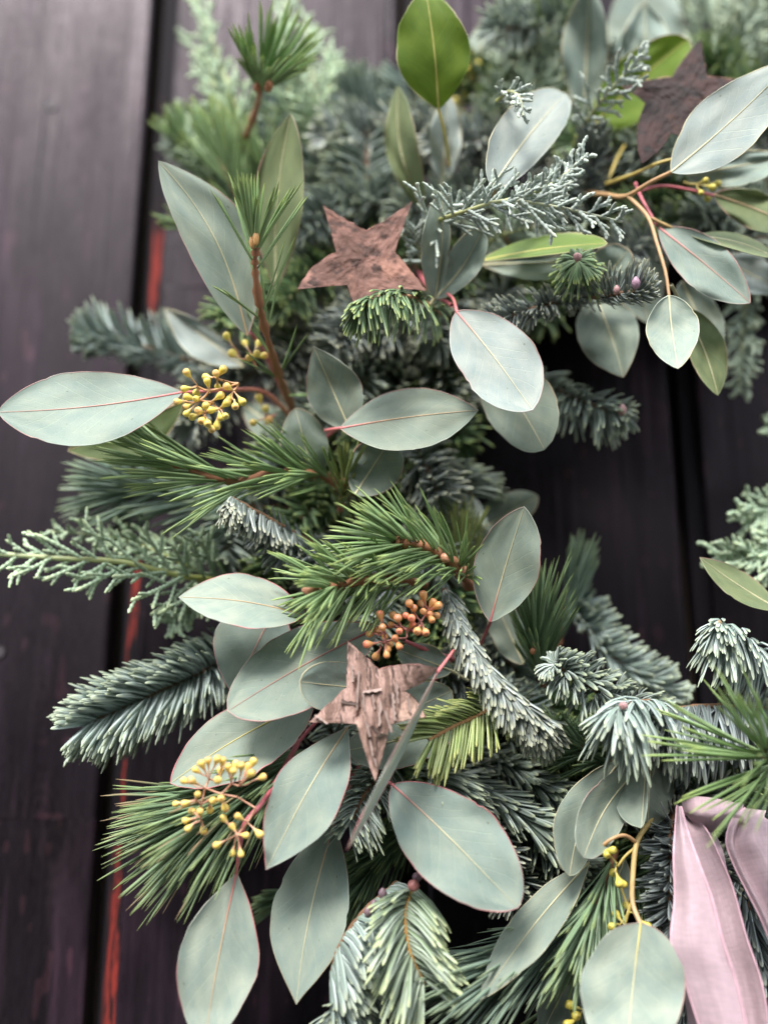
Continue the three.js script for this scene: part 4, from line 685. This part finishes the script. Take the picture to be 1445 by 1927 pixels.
fir('young yellow-green fir sprig with a tan stem, right of the pale star', { path: [[965, 1308, .09], [910, 1340, .106], [855, 1366, .114], [806, 1392, .117]], L: 84, n: 120, pal: 'lime', w: 10.5, comb: .4, fwd: .75, spread: .9, bias: [0, .12, .1], bendT: .12, bend: [0, .12, 0], stem: [5, 4.5], stemCol: [0.38, 0.20, 0.09], jit: .1 });
fir('small striped fir tip under the edge-on leaf below the pale star', { path: [[735, 1440, .08], [690, 1490, .098], [655, 1555, .108]], L: 70, n: 130, pal: 'blue', w: 9, comb: .8, fwd: .5, bias: [.1, .1, .3], bend: [0, .3, 0] });
fir('arching fir tip beside the yellow-green sprig', { path: [[880, 1530, .08], [830, 1500, .095], [815, 1455, .105]], L: 88, n: 110, pal: 'blue', w: 10, fwd: .6, comb: .7, bias: [.7, -.2, .2], bend: [.1, .5, 0] });
fir('grey-green fir sprig behind the right-hand leaf below the star', { path: [[800, 1430, .05], [900, 1480, .075], [990, 1540, .085], [1050, 1590, .085]], L: 88, n: 230, pal: 'blue', w: 12, fwd: .9, spread: .6, bias: [.3, .2, .3] });
fir('second grey-green fir sprig right of the leaf below the star', { path: [[880, 1400, .04], [960, 1440, .065], [1040, 1490, .08]], L: 90, n: 200, pal: 'blue', w: 12, fwd: .9, spread: .6, bias: [.2, .25, .3] });
fir('pale blue fir sprig along the lower rim of the opening', { path: [[1075, 1130, .035], [1120, 1200, .045], [1180, 1260, .05], [1260, 1310, .05]], L: 66, n: 260, pal: 'pale', w: 12, fwd: .6, spread: .7, bias: [.4, -.15, .2], bend: [0, -.1, .1] });
fir('curled fir sprig meeting the dense grey one at the rim of the opening', { path: [[1230, 1350, .08], [1160, 1320, .10], [1090, 1280, .108], [1045, 1250, .112]], L: 74, n: 230, pal: 'blue', w: 11, fwd: .4, spread: .8, bias: [.1, -.15, .35], bend: [.25, .35, 0] });
fir('fir tip with long white-striped needles hanging over the overlapping leaves', { path: [[1270, 1340, .09], [1220, 1320, .112], [1172, 1328, .122], [1158, 1340, .125]], L: 104, n: 150, pal: 'pale', w: 12, fwd: .25, spread: .7, jit: .3, lenVar: [.6, 1.15], bias: [-.1, .7, .5], bend: [0, .35, -.3], buds: [[1172, 1328, .13, 8, PINKBUD, [-.4, -.2, 1], 1]] });
fir('fir tip with a round bud on the right rim of the opening', { path: [[1480, 1270, .07], [1420, 1220, .095], [1372, 1185, .11], [1352, 1175, .115]], L: 84, n: 190, pal: 'pale', w: 11, fwd: .35, spread: .6, bias: [-.1, .6, .4], bend: [0, .4, -.2], buds: [[1350, 1174, .12, 8, [0.34, 0.24, 0.14], [-.3, -.3, 1], 1]] });
fir('dark steel fir sprig hanging along the lower rim behind the ribbon pine', { path: [[1480, 1340, .07], [1390, 1330, .09], [1300, 1330, .10], [1220, 1345, .10]], L: 110, n: 260, pal: 'steel', w: 12, fwd: .2, spread: .6, bias: [.0, .85, .3], bend: [0, .25, -.2], buds: [[1248, 1338, .112, 6, PINKBUD]] });
fir('pale green fir sprig with an orange stem under the red bud', { path: [[776, 1668, .11], [762, 1720, .122], [772, 1790, .126], [800, 1850, .122]], L: 92, n: 150, pal: 'frost', w: 11.5, comb: .6, fwd: .35, spread: .85, bias: [.15, .1, .2], bend: [0, .35, -.1], stem: [4.5, 3.5], stemCol: [0.46, 0.24, 0.06], jit: .1, buds: [[778, 1666, .124, 11, [0.34, 0.13, 0.12], [.2, -.7, .6], 1.1], [785, 1650, .12, 9, [0.18, 0.10, 0.12], [.2, -.7, .6], 1.1]] });
fir('frosted fir sprig bending over the boards at the foot of the wreath', { path: [[748, 1660, .09], [690, 1710, .108], [642, 1775, .114], [624, 1840, .112], [640, 1895, .104]], L: 88, n: 330, pal: 'pale', w: 14, fwd: .2, spread: .55, bias: [.85, .35, .45], bend: [0, .3, -.25], jit: .3, buds: [[720, 1682, .118, 8, [0.17, 0.11, 0.13]], [704, 1704, .118, 8, [0.17, 0.11, 0.13]], [692, 1716, .117, 7, [0.17, 0.11, 0.13]]] });
fir('lowest fir tip curling under the frosted sprig', { path: [[730, 1840, .07], [680, 1880, .09], [640, 1900, .098], [630, 1930, .098]], L: 76, n: 150, pal: 'blue', w: 12, fwd: .3, spread: .7, bias: [.2, .5, .3], bend: [0, .2, 0] });
fir('steel blue fir sprig between the yellow stem and the ribbon', { path: [[1270, 1480, .07], [1262, 1570, .095], [1258, 1660, .10], [1262, 1760, .095]], L: 66, n: 240, pal: 'steel', w: 10, fwd: .45, spread: .75, bias: [-.4, .0, .3], bend: [0, -.15, .15] });
fir('dark fir sprig hanging between the two ribbon tails', { path: [[1400, 1560, .06], [1400, 1660, .075], [1420, 1760, .08], [1430, 1860, .08]], L: 90, n: 230, pal: 'steel', w: 11, fwd: .4, spread: .6, bias: [.1, .6, .2] });
fir('dark fir sprig behind the ribbon at the foot of the picture', { path: [[1330, 1640, .05], [1320, 1760, .06], [1290, 1880, .06], [1280, 1960, .06]], L: 80, n: 230, pal: 'steel', w: 10, bias: [0, .4, .2] });
fir('green fir tip draped over the lowest point of the reddish star', { path: [[830, 590, .09], [770, 558, .118], [715, 560, .132], [678, 580, .137]], L: 62, n: 150, pal: 'green', w: 8.5, fwd: .3, spread: .7, bias: [-.05, .45, .35], bend: [0, .45, -.15], stemCol: [0.40, 0.22, 0.12], buds: [[674, 584, .14, 6, [0.40, 0.20, 0.16]]] });
fir('large blurred fir sprig behind the reddish star', { path: [[700, 470, .04], [695, 400, .055], [690, 320, .062], [690, 270, .064]], L: 92, n: 240, pal: 'blue', w: 12, comb: .5, fwd: .35, spread: 1, bias: [0, .15, .25], bendT: -.1, stemCol: [0.25, 0.09, 0.06] });
fir('fir sprig in shadow left of the reddish star', { path: [[640, 720, .04], [620, 620, .055], [600, 520, .06], [590, 430, .062]], L: 80, n: 230, pal: 'grey', w: 12, comb: .7, fwd: .4, bias: [0, .1, .2] });
fir('fir sprig in shadow below the reddish star', { path: [[780, 760, .04], [730, 700, .055], [690, 640, .062]], L: 80, n: 200, pal: 'grey', w: 12, comb: .7, bias: [0, .2, .2] });
fir('shaded fir sprig above the whitish leaf in the inner rim', { path: [[760, 640, .04], [820, 700, .055], [880, 760, .06]], L: 74, n: 190, pal: 'grey', w: 11, bias: [.1, .3, .2] });
fir('dark fir sprig with dotted needle tips under the upper cypress', { path: [[1110, 545, .09], [1040, 570, .106], [960, 595, .108], [905, 620, .102]], L: 46, n: 330, pal: 'grey', w: 9, fwd: .5, spread: .8, bias: [0, .1, .35] });
fir('round fir rosette facing out with a pink bud in its centre', { path: [[1095, 560, .09], [1090, 515, .115], [1087, 490, .128]], L: 54, n: 110, pal: 'green', w: 7.5, from: .3, fwd: -.1, spread: 1, bias: [0, .2, .3], bend: [0, .25, -.35], tipCluster: .4, buds: [[1086, 483, .133, 8, PINKBUD, [0, -.3, 1], 1]] });
fir('fir tip with purple buds reaching right from the rosette', { path: [[1070, 560, .09], [1130, 558, .115], [1180, 550, .125], [1215, 545, .128]], L: 50, n: 170, pal: 'grey', w: 9, fwd: .45, spread: .9, bias: [.05, -.05, .3], bend: [0, -.25, .1], buds: [[1196, 532, .135, 8, [0.30, 0.18, 0.24]], [1160, 545, .132, 6, PINKBUD]] });
fir('blurred fir tip drooping into the opening', { path: [[1000, 700, .06], [1060, 740, .075], [1120, 765, .082], [1168, 778, .084]], L: 62, n: 210, pal: 'blue', w: 9.5, fwd: .3, spread: .75, bias: [-.05, .3, .2], bend: [0, .25, 0], buds: [[1170, 772, .09, 8, PINKBUD]] });
fir('blurred fir spray at the inner rim left of the opening', { path: [[740, 880, .04], [800, 890, .055], [860, 915, .06], [895, 935, .06]], L: 86, n: 210, pal: 'blue', w: 10, comb: .6, fwd: .5, bias: [.2, .1, .1], bend: [0, .25, 0] });
fir('fir sprig deep in the rim behind the upright grey leaf', { path: [[820, 980, .03], [860, 1060, .045], [900, 1140, .05]], L: 80, n: 200, pal: 'blue', w: 11, comb: .7, bias: [.2, .1, .2] });
fir('blurred pale fir sprig between the pine tip and the green leaf', { path: [[800, 330, .03], [740, 260, .04], [690, 205, .045], [660, 190, .046]], L: 78, n: 260, pal: 'pale', w: 11, comb: .9, bias: [0, -.2, .1] });
fir('blurred pale fir sprig beside the olive upright leaf', { path: [[830, 330, .03], [790, 240, .04], [770, 170, .045], [760, 150, .046]], L: 70, n: 220, pal: 'pale', w: 11, comb: .9 });
fir('fir tip at the top beside the big grey leaf', { path: [[1000, 130, .05], [1030, 80, .065], [1055, 30, .07], [1062, -10, .07]], L: 66, n: 200, pal: 'green', w: 11, comb: .9 });
fir('fir tuft in front of the stems below the green leaf', { path: [[1090, 380, .06], [1110, 320, .085], [1115, 270, .09]], L: 66, n: 150, pal: 'steel', w: 10, fwd: .9, spread: .6, bias: [0, -.1, .2] });

fir('blurred fir sprig behind the olive leaf and the pine tip', { path: [[600, 420, .02], [560, 330, .03], [520, 250, .034], [490, 210, .034]], L: 84, n: 240, pal: 'pale', w: 11, comb: .9 });
fir('blurred fir sprig left of the pine behind the tall leaf', { path: [[480, 430, .02], [430, 350, .028], [390, 280, .03], [350, 250, .03]], L: 76, n: 200, pal: 'pale', w: 11, comb: .9 });
fir('blurred fir sprig between the olive leaf and the large fir', { path: [[640, 420, .02], [620, 330, .034], [610, 250, .036]], L: 84, n: 200, pal: 'blue', w: 11, comb: .9 });

// ---------------------------------------------------------------- cypress sprigs
const CG = 'cypress sprigs in the wreath', cyp = (label, o) => cypressSprig('cypress_sprig', label, 'cypress', CG, o);
cyp('frosted cypress sprig lying across the top in front of the pale leaf', { path: [[800, 425, .10], [860, 402, .13], [950, 378, .142], [1050, 390, .146], [1170, 418, .142]], L: 118, n: 34, r: 3.9, subs: 6, flat: .9, bias: [.1, .05, .15], fall: .35 });
cyp('upper shoot of the frosted cypress', { path: [[950, 378, .135], [1010, 360, .14], [1060, 330, .142], [1100, 290, .14]], L: 56, n: 22, r: 4.6, subs: 4, bias: [0, 0, .1] });
cyp('cypress shoot crossing the bright green leaf', { path: [[1080, 270, .08], [1120, 205, .10], [1165, 150, .108], [1218, 98, .11]], L: 78, n: 24, r: 4.2, subs: 4, fall: .4, pal: 'frost' });
cyp('small frosted cypress tip resting on the pale leaf', { path: [[935, 190, .115], [960, 172, .128], [978, 185, .133], [984, 218, .134]], L: 46, n: 16, r: 4, subs: 3 });
cyp('feathery cypress branch stretching left over the boards', { path: [[440, 1095, .06], [350, 1085, .08], [230, 1058, .088], [110, 1050, .09], [-10, 1042, .09]], L: 138, n: 28, r: 4.2, subs: 6, pal: 'fresh', stemCol: [0.36, 0.36, 0.07], stem: [6, 4.5], angle: .75, fall: .35 });
cyp('short cypress branch below the feathery one', { path: [[430, 1110, .05], [380, 1125, .066], [345, 1150, .07], [318, 1176, .07]], L: 70, n: 18, r: 4.4, subs: 5, pal: 'fresh' });
cyp('second cypress branch curling above the feathery one', { path: [[380, 1080, .06], [300, 1040, .07], [220, 1012, .072], [90, 1000, .07]], L: 66, n: 26, r: 4.4, subs: 5, pal: 'fresh', angle: .8 });
cyp('blurred yellow-stemmed cypress branch rising beside the pine tip', { path: [[470, 330, .03], [450, 230, .05], [415, 120, .055], [370, -10, .055]], L: 84, n: 24, r: 4, subs: 5, pal: 'fresh', stemCol: [0.40, 0.40, 0.12], stem: [5, 3.5], angle: .55 });
cyp('wispy light cypress shoot between the pine tip and the joint of the boards', { path: [[450, 330, .03], [420, 230, .05], [395, 130, .056], [385, 40, .056]], L: 74, n: 24, r: 3.8, subs: 5, pal: 'fresh', stemCol: [0.40, 0.40, 0.12], angle: .55 });
cyp('wispy light cypress shoot right of the needles of the pine tip', { path: [[590, 330, .03], [600, 240, .05], [620, 160, .055], [630, 100, .055]], L: 74, n: 24, r: 3.8, subs: 5, pal: 'fresh', angle: .6 });
cyp('light cypress shoot low behind the tall pointed leaf', { path: [[440, 420, .03], [390, 330, .05], [350, 260, .054], [330, 220, .054]], L: 74, n: 24, r: 3.8, subs: 5, pal: 'fresh', angle: .6 });
cyp('blurred cypress shoot leaning towards the joint of the boards', { path: [[460, 260, .02], [410, 170, .025], [345, 60, .025]], L: 46, n: 20, r: 4.6, subs: 4, pal: 'fresh', angle: .5 });
cyp('blurred cypress branch behind the needles of the pine tip', { path: [[560, 300, .03], [545, 200, .05], [540, 90, .052], [535, -10, .05]], L: 90, n: 26, r: 4, subs: 6, pal: 'fresh', angle: .6 });
cyp('blurred cypress branch right of the pine tip', { path: [[610, 330, .03], [600, 230, .05], [585, 120, .052], [575, 30, .05]], L: 88, n: 26, r: 4, subs: 6, pal: 'fresh', angle: .6 });
cyp('cypress branch behind the bright green leaf', { path: [[900, 330, .04], [930, 230, .055], [950, 120, .06], [960, 0, .06]], L: 110, n: 46, r: 4.4, subs: 7, pal: 'sageOrShaded', flat: 1.2 });
cyp('cypress branch left of the big grey leaf at the top', { path: [[1000, 330, .05], [1010, 230, .065], [1020, 120, .07], [1040, 0, .07]], L: 105, n: 46, r: 4.4, subs: 7, pal: 'sageOrShaded', flat: 1.2 });
cyp('dense cypress branch right of the dark star', { path: [[1330, 260, .04], [1360, 170, .055], [1390, 80, .06], [1420, -20, .06]], L: 120, n: 50, r: 4.6, subs: 7, pal: 'sageOrShaded', flat: 1.2 });
cyp('dense cypress branch in the upper corner behind the silvery leaf', { path: [[1300, 180, .03], [1330, 90, .04], [1350, 0, .045], [1360, -60, .045]], L: 110, n: 44, r: 4.6, subs: 7, pal: 'sageOrShaded', flat: 1.2 });
cyp('cypress branch at the upper edge beyond the dark star', { path: [[1470, 220, .04], [1450, 120, .05], [1440, 20, .055], [1450, -60, .055]], L: 110, n: 44, r: 4.6, subs: 7, pal: 'sageOrShaded', flat: 1.2 });
cyp('light green cypress tip entering the opening above the olive leaf', { path: [[1560, 1010, .05], [1500, 1030, .065], [1430, 1050, .07], [1345, 1048, .07]], L: 100, n: 30, r: 5.2, subs: 6, pal: 'fresh', angle: .7 });
cyp('second light green cypress tip at the right rim of the opening', { path: [[1570, 900, .05], [1510, 940, .06], [1450, 960, .064], [1400, 985, .064]], L: 90, n: 26, r: 5.2, subs: 6, pal: 'fresh', angle: .7 });
cyp('light cypress tip at the right edge of the opening, upper one', { path: [[1560, 760, .05], [1500, 790, .06], [1440, 800, .06]], L: 60, n: 18, r: 5, subs: 4, pal: 'fresh', angle: .7 });
cyp('shaded cypress sprig hanging behind the small mint leaf', { path: [[1420, 480, .03], [1400, 580, .045], [1395, 660, .05], [1390, 740, .05]], L: 75, n: 28, r: 4.6, subs: 5, pal: 'sageOrShaded', angle: .7 });
cyp('small cypress tip behind the right point of the reddish star', { path: [[800, 500, .09], [785, 460, .104], [778, 425, .108]], L: 50, n: 14, r: 4.4, subs: 3 });
cyp('cypress shoot behind the pale leaf and the rosette', { path: [[900, 470, .07], [950, 440, .085], [1010, 430, .09], [1080, 450, .09]], L: 90, n: 26, r: 4.4, subs: 6, pal: 'sageOrShaded' });

// ---------------------------------------------------------------- the dense body: fir tips tucked deep into the ring
{
  const N = 116; let made = 0;
  for (let i = 0; i < N; i++) {
    const ph = (78 + (i + rnd()) / N * 206) * Math.PI / 180, wide = ph > 3.3 && ph < 4.5 ? 480 : ph > 2.3 && ph <= 3.3 ? 400 : 320, r = 470 + ((i * 0.618) % 1) * wide, x = RC[0] + r * Math.cos(ph), y = RC[1] + r * Math.sin(ph);
    if (x > 1530 || y < -90 || y > 2010) { rnd(); continue; }
    const tx = Math.sin(ph), ty = -Math.cos(ph), out = r > 630 ? 0.5 : -0.4, sx = tx + out * Math.cos(ph) + rr(-.3, .3), sy = ty + out * Math.sin(ph) + rr(-.3, .3), l = Math.hypot(sx, sy), d = rr(.040, .070), len = rr(110, 150);
    const pt = (k, dd) => [x + sx / l * len * k, y + sy / l * len * k, d + dd];
    const dusk = i % 3;
    needleSprig('fir', 'fir_tip', ['short grey fir tip tucked deep among the sprigs of the wreath', 'short blue-green fir tip tucked deep among the sprigs of the wreath', 'short dark green fir tip tucked deep among the sprigs of the wreath'][dusk], 'fir', ['grey fir tips deep in the wreath', 'blue-green fir tips deep in the wreath', 'dark green fir tips deep in the wreath'][dusk],
      { path: [pt(-.5, -.008), pt(0, .004), pt(.5, .010)], L: 78, n: 120, w: 12, pal: ['grey', 'blue', 'green'][dusk], fwd: .6, spread: .8, bias: [0, 0, .25], stem: [5, 3.5] });
    made++;
  }
}
renderer.render(scene, camera);
